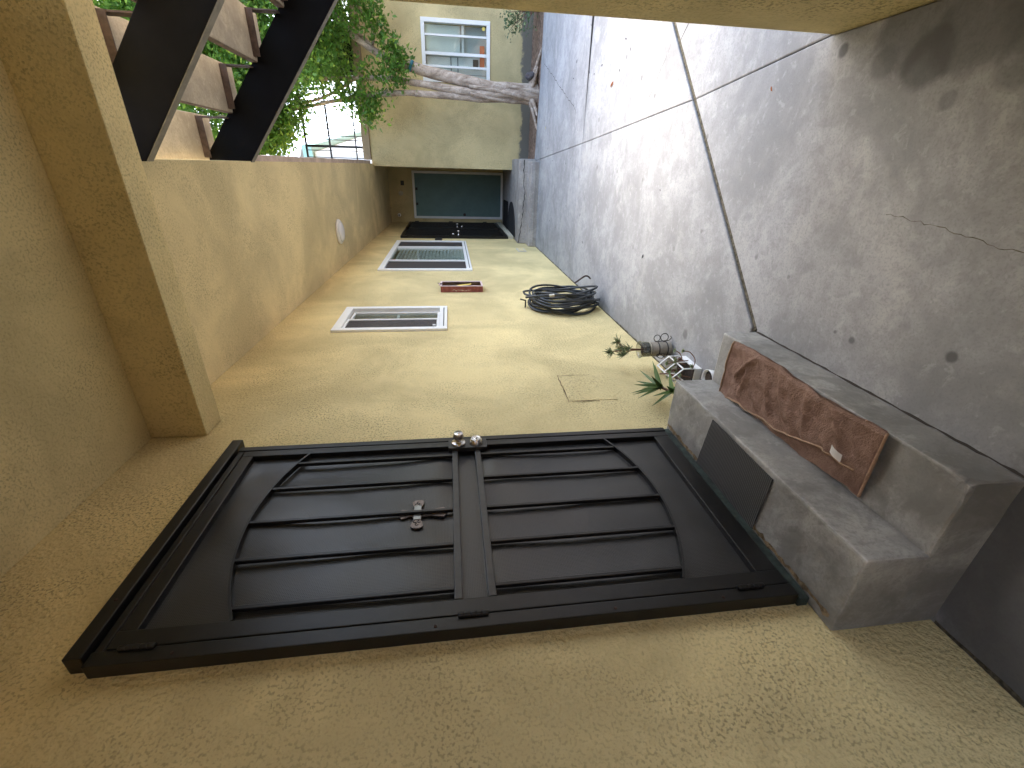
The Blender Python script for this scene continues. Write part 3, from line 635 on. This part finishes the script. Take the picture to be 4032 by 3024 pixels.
# ------------------------------------------------------------ far doors
G = thing('panel_door', (.62, 11.25, .24), 'dull teal door with white frame at the end of the walkway', 'door')
yframe(G, .108, 1.118, .232, 2.306, .05, 11.225, 11.275, M['white'])
box('leaf', (.159, 1.067, 11.235, 11.268, .284, 2.255), M['teal'], G, .003)
box('hanger', (.716, .77, 11.215, 11.2345, 2.195, 2.25), M['dark'], G); box('hanger', (.395, .451, 11.215, 11.2345, 2.20, 2.253), M['dark'], G)
MB().lathe([(.032,0),(.032,.005),(.014,.01),(.012,.03),(.026,.04),(.028,.052),(.018,.062),(0,.064)], (.20, 11.235, 1.135), 'y', 18).done('knob', M['rusty'], G, True)
for z in (1.95, .55): box('hinge', (1.066, 1.072, 11.222, 11.2345, z, z+.1), M['whitemetal'], G)
def bar_door(y0, y1, label, kx, flip):
    r = thing('barred_door', (.02, (y0+y1)/2, .38), label, 'door')
    m = MB(); x0, x1 = .0, .045
    m.box(x0,x1,y0,y0+.05,.38,2.415).box(x0,x1,y1-.05,y1,.38,2.415).box(x0,x1-.001,y0+.05,y1-.05,2.36,2.415).box(x0,x1-.001,y0+.05,y1-.05,.38,.45); m.done('frame', K, r)
    box('mesh_panel', (.006,.012,y0+.05,y1-.05,.45,2.36), M['perf'], r)
    for i in range(6):
        y = y0 + .05 + (y1-y0-.1)*(i+.5)/6; box('upright_bar', (.016,.04,y-.008,y+.008,.4505,2.3595), K, r)
    box('sill', (.001,.06,y0-.02,y1+.02,.283,.379), M['rope'], r, .004)
    for z in (2.2, 1.42, .62): box('hinge', (.046,.062,(y1-.03 if flip else y0+.01),(y1-.01 if flip else y0+.03),z,z+.09), K, r)
    MB().lathe([(.03,0),(.03,.006),(.012,.012),(.012,.05),(.026,.06),(.03,.075),(.022,.088),(0,.09)], (.045, kx, 1.33), 'x', 16).done('knob', M['steel'], r, True)
    MB().lathe([(.032,0),(.026,.03),(.02,.034),(0,.034)], (.045, kx, 1.43 if not flip else 1.23), 'x', 16).done('deadbolt', M['steel'], r, True)
    return r
bar_door(8.83, 9.93, 'black barred security door beside the wide window', 8.98, False)
bar_door(10.02, 11.12, 'black barred security door next to the teal door', 10.12, True)

# ------------------------------------------------------------ small fittings
cb = thing('extinguisher_cabinet', (.03, 4.97, 1.15), 'dark red box with glass front fixed to the wall between the windows', 'cabinet')
m = MB(); m.box(.001,.064,4.862,4.868,1.15,1.612).box(.001,.064,5.082,5.088,1.15,1.612).box(.001,.063,4.868,5.082,1.15,1.158).box(.001,.063,4.868,5.082,1.604,1.612).box(.001,.006,4.868,5.082,1.158,1.604)
m.done('case', M['cabred'], cb)
slot_frame(cb, 4.858, 5.092, 1.147, 1.615, .018, .02, .0645, .072, M['pink'], 'front_frame')
box('pane', (.066, .068, 4.877, 5.073, 1.168, 1.594), M['glass'], cb); box('inner_back', (.007, .02, 4.87, 5.08, 1.16, 1.6), M['room'], cb)
MB().hexa([(.069,4.88,1.40),(.070,4.93,1.28),(.071,4.97,1.27),(.070,4.90,1.44),(.0695,4.88,1.40),(.0705,4.93,1.281),(.0715,4.97,1.271),(.0705,4.90,1.441)]).done('yellow_tag', M['yellowtag'], cb)
box('seal', (.0645,.078,4.90,4.96,1.6155,1.632), M['pink'], cb); MB().tube([(.07,4.9,1.63),(.08,4.93,1.60),(.078,4.97,1.645)], .004, 6).done('hasp', M['dark'], cb)
ob = thing('outlet_cover', (0, 7.58, .24), 'small tan cover plate low on the wall before the landing', 'cover plate'); box('plate', (.0005,.012,7.42,7.74,.245,.385), M['rope'], ob, .003); box('lid', (.0125,.02,7.47,7.69,.27,.36), M['soffit'], ob, .003)
ic = thing('door_chime', (0, 8.70, 1.635), 'small black plaque between the wide window and the barred doors', 'plaque'); box('plaque', (.0005,.018,8.60,8.79,1.64,1.77), M['dark'], ic, .003); box('rim', (.0185,.021,8.615,8.775,1.655,1.755), M['blackworn'], ic)
zl = 3.0 - (6.27-2.23)*.165/9.04
cl = thing('ceiling_light', (.44, 6.27, zl-.055), 'white round flush ceiling light on the yellow soffit', 'ceiling light')
MB().lathe([(.155,.0),(.155,.018),(.14,.03),(.128,.032)], (.44,6.27,zl), '-z', 36).done('base_ring', M['plasticwhite'], cl, True)
MB().lathe([(.127,.032),(.122,.042),(.095,.056),(.05,.064),(0,.066)], (.44,6.27,zl), '-z', 36).done('dome', M['potwhite'], cl, True)
vg = thing('wall_vent', (.856, 11.26, 2.49), 'small dark square grille high above the teal door', 'vent'); box('grille_back', (.808,.904,11.255,11.2695,2.494,2.57), M['dark'], vg)
for i in range(4): box('slat', (.812,.90,11.248,11.2548,2.502+i*.017,2.510+i*.017), M['blackworn'], vg)
wl = thing('wall_light', (.64, 11.24, 2.54), 'brownish glass wall light above the teal door', 'wall light'); MB().lathe([(.05,0),(.05,.012),(.03,.02)], (.64,11.27,2.575), 'y', 20).done('back_plate', M['rope'], wl, True); MB().lathe([(.03,-.045),(.045,-.02),(.048,.01),(.035,.045),(.0,.05)], (.64,11.20,2.575), 'z', 20).done('glass_shade', M['rope'], wl, True)
sc_ = thing('security_camera', (.175, 11.2, 2.62), 'tiny white dome camera high in the far corner', 'camera'); MB().lathe([(.038,0),(.04,.02),(.034,.05),(.02,.062),(0,.066)], (.172,11.27,2.65), 'y', 20).done('housing', M['plasticwhite'], sc_, True); MB().lathe([(.016,.060),(.014,.070),(0,.072)], (.172,11.27,2.65), 'y', 14).done('lens', M['dark'], sc_, True)
ap = thing('access_panel', (0, 2.46, .53), 'square painted patch in the wall with a rusty cracked edge above the plants', 'panel')
box('plate', (.0005,.0035,2.285,2.632,.50,.80), M['wall'], ap, .0012)
crackline([(.004,2.64,.803),(.004,2.28,.812),(.004,2.27,.62)], .007, ap, (1,0,0), .001, .003, .03, 'mortar'); crackline([(.004,2.64,.803),(.004,2.64,.70),(.004,2.635,.58)], .005, ap, (1,0,0), .001, .003, .03, 'mortar')
def mat_flat(name, poly, z, h, label):
    o = MB().prism([(x, y, z(y)) for x, y in poly], (0,0,h)).done(name, M['matdark']); return tag(o, label, 'mat')
pz = lambda y: .2795 - (y-8.31)*.0139 + .003
mat_flat('door_mat', [(.05,9.98),(.60,9.90),(.58,10.80),(.05,10.86)], pz, .012, 'dark rectangular mat on the landing before the teal door')
mat_flat('door_mat', [(.06+.58*math.sin(a), 9.28-.62*math.cos(a)) for a in [math.pi*i/20 for i in range(21)]], pz, .012, 'dark half round mat on the landing before the barred doors')

# ------------------------------------------------------------ hose
hs = thing('garden_hose', (.12, 4.22, .0), 'coiled dark rubber hose hanging low on the wall', 'hose')
HC = Vector((.12, 4.22, .43))
for i in range(17):
    ph = rnd.uniform(0, 6.28); ry = rnd.uniform(.17, .30); rz = rnd.uniform(.27, .38); x0 = .02 + .15*(i/16) ; dz = rnd.uniform(-.06, .02); dy = rnd.uniform(-.04, .04); tl = rnd.uniform(-.06, .06)
    pts = []
    for k in range(41):
        a = 2*math.pi*k/40
        y = ry*math.sin(a); z = rz*math.cos(a)
        if z > 0: z *= .92
        x = x0 + tl*math.sin(a+ph)*.6 + .02*math.sin(2*a+ph)
        top = HC.z + .36
        pts.append((max(.014, x), HC.y + dy + y, max(.012, min(top, HC.z + dz + z + .012*math.sin(3*a+ph)))))
    MB().tube(pts[:-1], .0105, 8, close=True).done('hose_loop', M['rubber'], hs, True)
MB().tube(catmull([(.16,4.05,.80),(.20,3.96,.66),(.215,3.93,.45),(.20,3.98,.30),(.16,4.1,.15)]), .0105, 8).done('hose_end', M['rubber'], hs, True)
MB().tube([(.205,3.935,.60),(.21,3.93,.555)], .0145, 10).done('hose_fitting', M['brass'], hs)
MB().tube(catmull([(.20,4.45,.22),(.26,4.5,.1),(.22,4.55,.03)]), .009, 7).done('hose_tail', M['rusty'], hs, True)
MB().tube([(0.0,4.26,.765),(.07,4.26,.765),(.085,4.26,.82)], .008, 8).done('hook', M['wire'], hs, True)

# ------------------------------------------------------------ pots and plants
def leafblade(m, base, direc, L, w, thick, curl=0., up=Vector((0,0,1)), n=6):
    d0 = Vector(direc).normalized(); side = d0.cross(up); side = side.normalized() if side.length > 1e-4 else d0.orthogonal().normalized(); nn_ = side.cross(d0)
    rings = []
    for i in range(n+1):
        t_ = i/n; c = Vector(base) + d0*L*t_ + nn_*curl*L*t_*t_; ww_ = w*(1-t_**1.6)*.5 + .0006; th = thick*(1-t_)*.5 + .0005
        rings.append([m.bm.verts.new(c + side*ww_ + nn_*th*1.2), m.bm.verts.new(c - nn_*th), m.bm.verts.new(c - side*ww_ + nn_*th*1.2), m.bm.verts.new(c + nn_*th*.4)])
    for A, B in zip(rings, rings[1:]):
        for k in range(4): m.bm.faces.new((A[k], A[(k+1)%4], B[(k+1)%4], B[k]))
    m.bm.faces.new(rings[0]); m.bm.faces.new(rings[-1][::-1])
P1 = thing('potted_plant', (.165, 2.68, 0), 'spiky succulent in a wrapped grey can held by a wire stand', 'potted plant')
px, py = .165, 2.68
MB().lathe([(.046,.012),(.048,.02),(.049,.16),(.047,.165)], (px,py,0), 'z', 28).done('can', M['can'], P1, True)
MB().lathe([(.049,.15),(.052,.17),(.053,.215),(.060,.228),(.058,.23),(.051,.217),(.047,.165)], (px,py,0), 'z', 28, cap=False).done('plastic_liner', M['clear'], P1, True)
MB().lathe([(.0505,.16),(.0515,.163),(.0505,.168)], (px,py,0), 'z', 28, cap=False).done('rim_band', M['rope'], P1, True)
MB().lathe([(.045,.17),(.046,.20),(.03,.206),(0,.207)], (px,py,0), 'z', 24).done('soil', M['terra'], P1, True)
m = MB()
for z in (.045, .105): m.tube([(px+.052*math.cos(a), py+.052*math.sin(a), z) for a in [2*math.pi*k/28 for k in range(28)]], .0035, 6, close=True)
for aa in (0.2, 2.3, 4.4):
    cx_, cy_ = px+.078*math.cos(aa), py+.078*math.sin(aa); ax_ = Vector((math.cos(aa), math.sin(aa), 0))
    for zc, r in ((.055,.027),(.108,.022)): m.tube([Vector((px,py,zc)) + ax_*(.054+r+r*math.cos(b)) + Vector((0,0,r*math.sin(b))) for b in [2*math.pi*k/18 for k in range(18)]], .0028, 6, close=True)
    m.tube([Vector((px,py,0)) + ax_*q_ + Vector((0,0,z)) for q_, z in ((.052,.105),(.056,.06),(.06,.02),(.075,.003),(.09,.012))], .0032, 6)
m.done('wire_stand', M['wire'], P1, True)
m = MB(); heads = []
for tip, mid in (((px+.02,py+.10,.36),(px+.0,py+.02,.30)), ((px-.01,py-.01,.44),(px+.005,py-.005,.33)), ((px+.0,py-.085,.38),(px+.005,py-.02,.29)), ((px+.03,py-.05,.335),(px+.012,py-.015,.28)), ((px-.01,py+.05,.335),(px,py+.01,.28))):
    pts = catmull([(px,py,.20), mid, tip], 5); m.tube(pts, lambda t_: .0045*(1-.45*t_), 6); heads.append(Vector(tip))
m.tube([(px-.004,py,.2),(px-.012,py,.47)], .0018, 5)
m.done('stem', M['stem'], P1, True); m = MB()
for h in heads:
    for k in range(26):
        a = rnd.uniform(0, 6.28); e = rnd.uniform(-.35, 1.3); dv = Vector((math.cos(a)*math.cos(e), math.sin(a)*math.cos(e), math.sin(e))); leafblade(m, h + dv*.003 - Vector((0,0,rnd.uniform(0,.02))), dv, rnd.uniform(.038,.06), .008, .004, .15, n=3)
m.done('leaves', M['succ'], P1)
# mini greenhouse planter
P2 = thing('planter_greenhouse', (.14, 2.37, 0), 'small white frame greenhouse planter full of pale succulents', 'planter')
y0, y1, xr_, xl_ = 2.27, 2.475, .198, .075; xm = (xr_+xl_)/2; ze, zr = .118, .185; z0 = .045
bs = MB(); bs.box(xl_, xr_, y0, y1, .0, .045).bevel(.002, 1); bs.done('base_tray', M['whitemetal'], P2)
box('soil', (xl_+.006, xr_-.006, y0+.006, y1-.006, .0455, .052), M['terra'], P2)
def bar(a, b, w_=.0045): MB().tube([a, b], w_, 4).done('frame_bar', M['whitemetal'], P2)
for y in (y0+.004, (y0+y1)/2, y1-.004):
    for x in (xl_, xr_):
        bar((x,y,z0), (x,y,ze)); bar((x,y,ze), (xm,y,zr))
for x in (xl_, xr_): bar((x,y0,ze), (x,y1,ze))
bar((xm,y0,zr), (xm,y1,zr))
def rosette(c_, L, w_, nl, e0):
    m = MB()
    for j in range(nl):
        a = j*2.4; e = e0 + j*.085; dv = Vector((math.cos(a)*math.cos(e), math.sin(a)*math.cos(e), math.sin(e))); leafblade(m, Vector(c_) + dv*.002, dv, L*(1.15-j*.045), w_, .005, .2, n=4)
    m.done('rosette', M['pale'], P2)
for k in range(15):
    x, y = rnd.uniform(xl_+.015, xr_+.006), rnd.uniform(y0+.01, y1-.01); z = rnd.uniform(.075, .165) if k else .16
    MB().tube(catmull([(x+rnd.uniform(-.02,.02), y+rnd.uniform(-.02,.02), .05), (x, y, z)], 4), .0025, 5).done('stem', M['stem'], P2, True); rosette((x,y,z), .020, .012, 13, .15)
for p_ in ([(.19,2.40,.06),(.235,2.42,.075),(.25,2.44,.10)], [(.195,2.29,.05),(.24,2.31,.035),(.275,2.345,.055),(.28,2.36,.09)], [(.19,2.28,.06),(.225,2.25,.08)]):
    MB().tube(catmull(p_, 5), .003, 5).done('stem', M['stem'], P2, True); rosette(p_[-1], .017, .011, 12, .1)
# aloe
P3 = thing('aloe_plant', (.10, 2.12, 0), 'dark green aloe with pointed leaves leaning beside the top step', 'plant')
MB().lathe([(.05,0),(.062,.10),(.066,.105),(.062,.108),(.056,.098)], (.09,2.06,0), 'z', 24).done('pot', M['can'], P3, True)
MB().lathe([(.056,.09),(.03,.096),(0,.098)], (.09,2.06,0), 'z', 20).done('soil', M['terra'], P3, True)
cr1 = Vector((.12, 2.20, .285)); cr2 = Vector((.13, 2.12, .25))
m = MB(); m.tube(catmull([(.09,2.06,.09),(.10,2.10,.18),(cr1.x,cr1.y,cr1.z)], 6), .008, 8).tube(catmull([(.085,2.05,.09),(.12,2.07,.17),(cr2.x,cr2.y,cr2.z)], 6), .008, 8).tube(catmull([(.10,2.09,.10),(.15,2.28,.16),(.13,2.36,.22)], 6), .004, 6); m.done('stem', M['stem'], P3, True)
m = MB()
for tip, c_ in (((.12,2.549,.176),cr1),((.12,2.418,.317),cr1),((.10,2.33,.38),cr1),((.12,2.245,.431),cr1),((.12,2.143,.486),cr1),((.12,2.055,.484),cr1),((.14,2.04,.41),cr2),((.15,2.02,.35),cr2),((.17,2.36,.17),cr2),((.20,2.20,.36),cr1),((.03,2.25,.36),cr1),((.20,2.05,.33),cr2),((.19,2.15,.16),cr2),((.05,2.10,.37),cr2),((.14,2.42,.24),cr1),((.15,2.47,.21),cr1),((.07,2.19,.45),cr1),((.16,2.10,.45),cr1),((.17,2.00,.30),cr2),((.06,2.38,.32),cr1)):
    v_ = Vector(tip) - c_; leafblade(m, c_ - v_.normalized()*.012, v_, v_.length+.012, .027, .012, rnd.uniform(-.06,.1), Vector((.6,-.3,.5)), 7)
m.done('leaves', M['aloe'], P3)
P4 = thing('white_pot', (.235, 2.085, 0), 'small white round pot of soil tucked behind the steps', 'pot')
MB().lathe([(.035,0),(.05,.07),(.055,.098),(.053,.10),(.048,.095),(.046,.08)], (.235,2.055,0), 'z', 28).done('pot', M['potwhite'], P4, True); MB().lathe([(.046,.082),(.02,.086),(0,.087)], (.235,2.055,0), 'z', 20).done('soil', M['terra'], P4, True)

# ------------------------------------------------------------ staircase
SC = thing('staircase', (3.2, 3.3, 0), 'black steel staircase with tan concrete treads seen from below', 'staircase')
sl_ = -.747
def stringer(y0, y1, zb, h, x0=1.24, x1=5.1):
    zt = lambda x: zb + h + (x-1.21)*sl_; zbm = lambda x: zb + (x-1.21)*sl_
    m = MB(); P = [(x0, zbm(x0)), (x1, max(.01, zbm(x1))), (x1, max(.05, zt(x1))), (x0, zt(x0))]
    m.prism([(x, y0, z) for x, z in P], (0, y1-y0, 0)); m.bevel(.004, 2); o = m.done('stringer', M['stringer'], SC)
    m = MB(); m.prism([(x, y0+.003, z) for x, z in ((x0, zbm(x0)-.004), (x1-.05, zbm(x1-.05)-.004), (x1-.05, zbm(x1-.05)+.002), (x0, zbm(x0)+.002))], (0, y1-y0-.006, 0)); m.done('lower_flange', M['flange'], o); return o
stringer(2.62, 2.675, 2.968, .31); stringer(3.97, 4.03, 2.99, .325)
for k in range(12):
    xb, zu = 1.243 + .315*k, 3.255 - .2355*k
    if zu < .12: break
    def tread(b):
        m = MB().box(*b).bevel(.007, 2); return m.done('tread', M['tread'], SC)
    tr_ = tread((xb, xb+.30, 2.47, 4.12, zu, zu+.055))
    box('back_edge', (xb-.0035, xb+.001, 2.475, 4.115, zu+.004, zu+.051), M['trededge'], tr_)
    for yc in (2.70, 3.90):
        m = MB(); m.box(xb+.02, xb+.285, yc, yc+.045, zu-.007, zu-.001).box(xb+.02, xb+.285, yc, yc+.007, zu-.045, zu-.007); m.box(xb+.277, xb+.285, yc+.0075, yc+.085, zu-.20, zu-.0075)
        b_ = m.done('tread_bracket', M['rusty'], SC)
        for xx in (xb+.07, xb+.23): MB().lathe([(.009,0),(.009,.006),(0,.0065)], (xx, yc+.02, zu-.007), '-z', 6).done('bolt', M['trededge'], b_)
orr = MB().grid(lambda u, v: Vector((1.80+.03*v+.03*u+.01*math.sin(u*5), 3.05, 2.90+.13*u)), 8, 2).done('orange_strap', M['orange']); tag(orr, 'short orange strap hanging between the stair treads', 'strap')
MB_ = None

# ------------------------------------------------------------ railing on the far deck
RL = thing('deck_railing', (4, 9.5, 3.02), 'thin dark metal railing on the ledge above the window wall', 'railing')
for z, r in ((3.15, .011), (3.605, .015), (4.02, .016)): MB().box(1.28, 6.8, 9.5-r, 9.5+r, z-r, z+r).done('rail', K, RL)
for k in range(62):
    x = 1.33 + k*.088 + (.012 if k % 2 else -.012); box('picket', (x-.0065, x+.0065, 9.4935, 9.5065, 3.02, 4.0), K, RL)
for x in (1.5, 3.5, 5.5): box('post', (x-.02, x+.02, 9.525, 9.565, 3.02, 4.03), K, RL)
tp = MB().box(2.62, 3.35, 9.68, 10.3, 3.001, 4.0).cut(8)
for v in tp.bm.verts:
    v.co += noise.noise_vector(v.co*5) * .05; v.co.z = max(3.004, v.co.z)
tp = tp.done('covered_grill', M['tarp'], None, True); tag(tp, 'bulky thing under a black cover on the deck behind the leaves', 'cover')
# ------------------------------------------------------------ neighbours beyond
NH = thing('neighbour_house', (0, 22, 0), 'pale house with an aqua eave beyond the railing', 'house')
m = MB(); m.prism([(1.5,16.6,0),(2.6,28,0),(-6,28.9,0),(-7,17.4,0)], (0,0,5.7)); m.done('wall', M['housewhite'], NH)
m = MB(); m.prism([(1.68,16.4,5.72),(2.8,28.2,5.72),(-6.2,29.1,5.72),(-7.2,17.2,5.72)], (0,0,.28)); m.done('eave', M['aqua'], NH)
m = MB(); a_ = [Vector(p_) for p_ in ((1.68,16.4,6.002),(2.8,28.2,6.002),(-6.2,29.1,6.002),(-7.2,17.2,6.002))]; r1 = Vector((-2.5,17,7.6)); r2 = Vector((-1.8,28.5,7.6))
vs = [m.bm.verts.new(p_) for p_ in a_ + [r1, r2]]
for f in ((0,1,5,4),(2,3,4,5),(3,0,4),(1,2,5),(3,2,1,0)): m.bm.faces.new([vs[i] for i in f])
m.done('roof', M['can'], NH)

# ------------------------------------------------------------ trees
def leaf_mesh(points, size, rs, droop=.4):
    """one folded leaf of four triangles at each point"""
    V = []; F = []
    for p_ in points:
        s_ = size * rs.uniform(.7, 1.25); a = rs.uniform(0, 6.283); e = rs.gauss(-droop, .45)
        d_ = Vector((math.cos(a)*math.cos(e), math.sin(a)*math.cos(e), math.sin(e))); u_ = Vector((rs.gauss(0,.5), rs.gauss(0,.5), 1)).normalized()
        sd2 = d_.cross(u_); sd2 = sd2.normalized() if sd2.length > .01 else d_.orthogonal().normalized(); up_ = sd2.cross(d_); i = len(V)
        V += [p_, p_ + d_*s_*.45 + sd2*s_*.27 + up_*s_*.07, p_ + d_*s_, p_ + d_*s_*.45 - sd2*s_*.27 + up_*s_*.07, p_ + d_*s_*.5 - up_*s_*.02]
        F += [(i,i+1,i+4),(i+1,i+2,i+4),(i+2,i+3,i+4),(i+3,i,i+4)]
    me = bpy.data.meshes.new('leaves'); me.from_pydata([tuple(v) for v in V], [], F); return me
TR = thing('ficus_tree', (2.35, 8.7, 0), 'leafy tree with a twisted pale trunk in the bed before the window', 'tree')
def limb(m, pts, r0, r1, n=12, tw_=.02, seed=0):
    P = catmull(pts, 8); P = [p_ + noise.noise_vector(p_*2.2 + Vector((seed,)*3))*tw_ for p_ in P]
    m.tube(P, lambda t_: (r0 + (r1-r0)*t_)*(1 + .12*noise.noise(Vector((t_*9, seed, 0)))), n)
m = MB()
limb(m, [(2.41,8.68,-.08),(2.41,8.68,.35),(2.43,8.69,.8),(2.51,8.7,1.3),(2.60,8.72,1.75),(2.665,8.72,2.06)], .105, .075, 14, .015, 1)
limb(m, [(2.31,8.64,-.08),(2.34,8.63,.4),(2.32,8.64,.85),(2.36,8.66,1.35),(2.42,8.68,1.9)], .085, .05, 12, .015, 2)
limb(m, [(2.26,8.70,-.08),(2.29,8.69,.4),(2.265,8.68,.9),(2.27,8.66,1.45),(2.285,8.62,2.0)], .075, .045, 12, .015, 3)
for k in range(5):
    ph = k*1.25; limb(m, [(2.345+.10*math.cos(ph+z*1.7), 8.67+.10*math.sin(ph+z*1.7), z) for z in (-.08,.2,.5,.8,1.1)], .045, .025, 8, .02, 10+k)
for tip in ((1.83,8.44,-.02),(2.02,8.40,0.0),(2.94,8.42,-.03),(2.7,8.45,.0),(2.1,8.9,.0),(2.6,8.95,0.)):
    limb(m, [(2.35+(tip[0]-2.35)*.15, 8.66, .10), (2.35+(tip[0]-2.35)*.5, (8.66+tip[1])/2, .045), tip], .05, .015, 8, .02, tip[0])
m.done('trunk', M['bark'], TR, True)
br = [([(2.655,8.72,2.03),(2.70,8.7,2.3),(2.85,8.7,2.62),(3.03,8.7,2.9),(3.25,8.7,3.1),(3.6,8.75,3.55),(4.1,8.9,4.4)], .062, .025),
      ([(2.66,8.74,2.1),(2.80,8.8,2.5),(3.0,8.85,2.75),(3.25,8.9,3.2),(3.5,9.0,4.2),(3.6,9.0,5.5)], .05, .02),
      ([(2.42,8.68,1.88),(2.47,8.7,2.4),(2.44,8.72,3.1),(2.42,8.75,3.8),(2.5,8.8,5.2)], .05, .02),
      ([(2.285,8.62,1.98),(2.25,8.6,2.45),(2.17,8.6,3.0),(1.98,8.6,3.9),(1.8,8.6,5.2)], .045, .018),
      ([(2.45,8.72,2.9),(2.2,8.8,3.4),(2.0,8.9,4.2)], .03, .015), ([(2.3,8.62,2.4),(2.15,8.55,2.75),(1.9,8.5,2.95)], .02, .008),
      ([(2.9,8.75,2.6),(3.1,8.6,2.55),(3.35,8.55,2.75)], .02, .01)]
for i, (p_, a, b) in enumerate(br):
    m = MB(); limb(m, p_, a, b, 10, .02, 30+i); m.done('branch', M['bark'], TR, True)
bt = MB().tube([(2.645,8.66,2.0),(2.66,8.66,2.035)], .08, 12).done('blue_tape', M['bluetape'], TR, True)
rs = random.Random(11); pts = []
zbt = [(1.2,4.55),(1.35,4.38),(1.5,4.12),(1.7,3.98),(1.95,3.80),(2.1,3.60),(2.3,3.2),(2.6,3.0),(3.0,2.95),(3.4,2.85),(5,2.9)]
def zb(x):
    for (a, b), (c_, d_) in zip(zbt, zbt[1:]):
        if x <= c_: return b + (d_-b)*(x-a)/(c_-a)
    return 3
n = 0
while n < 1300:
    x, y, z = rs.uniform(1.25, 4.8), rs.gauss(8.75, .55), rs.uniform(2.9, 6.7)
    if y < 7.6 or y > 9.9 or z < zb(x) + .1: continue
    if noise.noise(Vector((x*1.1, y*1.1, z*1.1))) < -.22: continue
    n += 1
    for k in range(rs.randint(45, 85)):
        q_ = Vector((x + rs.gauss(0,.14), y + rs.gauss(0,.16), z + rs.gauss(0,.13)))
        if q_.z > zb(q_.x) - .05: pts.append(q_)
def blob(x, z, r, cnt, y=8.5):
    for k in range(cnt): pts.append(Vector((x + rs.gauss(0, r*.5), y + rs.gauss(0, r*.5), z + rs.gauss(0, r*.5))))
for a in ((1.36,4.55,.3,420),(1.42,4.85,.35,420),(1.5,4.32,.3,420),(1.62,4.2,.28,350),(1.78,4.1,.28,320),(1.92,3.98,.26,260),(2.08,3.8,.26,240),(1.4,5.2,.4,400),(2.62,2.27,.26,330),(2.50,2.40,.2,160),(2.72,2.2,.15,110),(2.45,2.22,.13,60),(2.15,2.62,.24,230),(2.02,2.70,.2,150),(1.90,2.72,.12,60),(1.95,2.85,.16,100),(2.25,2.85,.26,200),(2.1,3.0,.2,120),(2.3,3.1,.25,220),(2.9,2.25,.14,70),(2.83,2.38,.16,80),(3.0,2.45,.16,90),(3.15,2.42,.14,70),(3.15,2.6,.2,150),(3.3,2.65,.2,150),(3.35,2.5,.15,70),(3.1,2.95,.2,160),(2.95,3.2,.25,220),(2.7,3.2,.25,200),(2.55,2.75,.16,70),(3.5,2.75,.22,200)): blob(*a)
me = leaf_mesh(pts, .082, rs); crn = link('crown', me, M['leaf'], TR); tag(crn, kind='stuff')
# a second tree behind fills the upper right
T2 = thing('background_tree', (4.2, 13.5, 0), 'denser green tree standing behind the railing', 'tree')
m = MB(); limb(m, [(4.2,13.5,-.05),(4.1,13.5,2),(3.9,13.4,4),(3.6,13.4,6)], .16, .06, 10, .05, 50); m.done('trunk', M['bark'], T2, True)
p2 = []
while len(p2) < 12000:
    c_ = Vector((rs.gauss(4.0, 1.1), rs.gauss(13.5, .8), rs.uniform(5.0, 9.5)))
    if c_.x < 2.6: continue
    for k in range(60): p2.append(c_ + Vector((rs.gauss(0,.22), rs.gauss(0,.22), rs.gauss(0,.2))))
crn = link('crown', leaf_mesh(p2, .085, rs), M['leaf'], T2); tag(crn, kind='stuff')
# shrub at the edge of the bed
SH = thing('shrub', (3.45, 8.65, 0), 'low green shrub with woody stems at the wall foot', 'shrub')
m = MB(); p3 = []; twigs = []
for k in range(16):
    tip = Vector((3.42 + rs.uniform(-.22,.3), 8.65 + rs.gauss(0,.12), rs.uniform(.15,.52))); m.tube(catmull([(3.5+rs.uniform(-.1,.1), 8.65, -.05), (3.48+rs.uniform(-.1,.1), 8.65, .1), tip], 4), lambda t_: .012*(1-.75*t_), 5)
    for j in range(42): p3.append(tip + Vector((rs.gauss(0,.055), rs.gauss(0,.055), rs.gauss(0,.055))))
m.done('stems', M['stem'], SH, True); crn = link('foliage', leaf_mesh(p3, .05, rs, -.3), M['leafshrub'], SH); tag(crn, kind='stuff')
rk = MB(); bmesh.ops.create_icosphere(rk.bm, subdivisions=3, radius=.09)
for v in rk.bm.verts: v.co = Vector((2.60, 8.60, .09)) + Vector((v.co.x*.8, v.co.y, v.co.z*1.05)) * (1 + .45*noise.noise(v.co*14))
rk = rk.done('rock', M['rock'], None, True); tag(rk, 'dark rough rock against the tree roots', 'rock')

# ------------------------------------------------------------ litter on the pavement
def litter(x, y, mat, label, group=None, s=.02):
    m = MB(); a = rnd.uniform(0, 6.28); c_, s_ = math.cos(a), math.sin(a)
    P = [(-1,0,.0),(-.4,.34,.12),(.4,.3,.16),(1,0,.05),(.4,-.3,.2),(-.4,-.34,.1),(0,0,-.02)]
    vs = [m.bm.verts.new((x + (p_[0]*c_-p_[1]*s_)*s, y + (p_[0]*s_+p_[1]*c_)*s, .0015 + max(0, p_[2])*s)) for p_ in P]
    for i in range(6): m.bm.faces.new((vs[i], vs[(i+1)%6], vs[6]))
    return tag(m.done('fallen_leaf', M[mat], None), label, 'leaf', group)
for i in range(26):
    x = rnd.uniform(1.3, 2.6) if i % 3 else rnd.uniform(.5, 1.4); y = rnd.uniform(3.2, 8.0)
    litter(x, y, 'dry', 'small dark dry leaf fallen on the pale far pavement', 'leaves fallen on the pavement', rnd.uniform(.012, .024))
litter(1.95, 4.6, 'dryred', 'curled rust red leaf on the pavement towards the tree', None, .04)
litter(1.62, 2.25, 'dryred', 'small brown leaf curled on the pavement near the stairs', None, .015)
litter(1.80, 7.6, 'yellowtag', 'bright yellow fallen leaf on the pavement near the tree foot', None, .02)
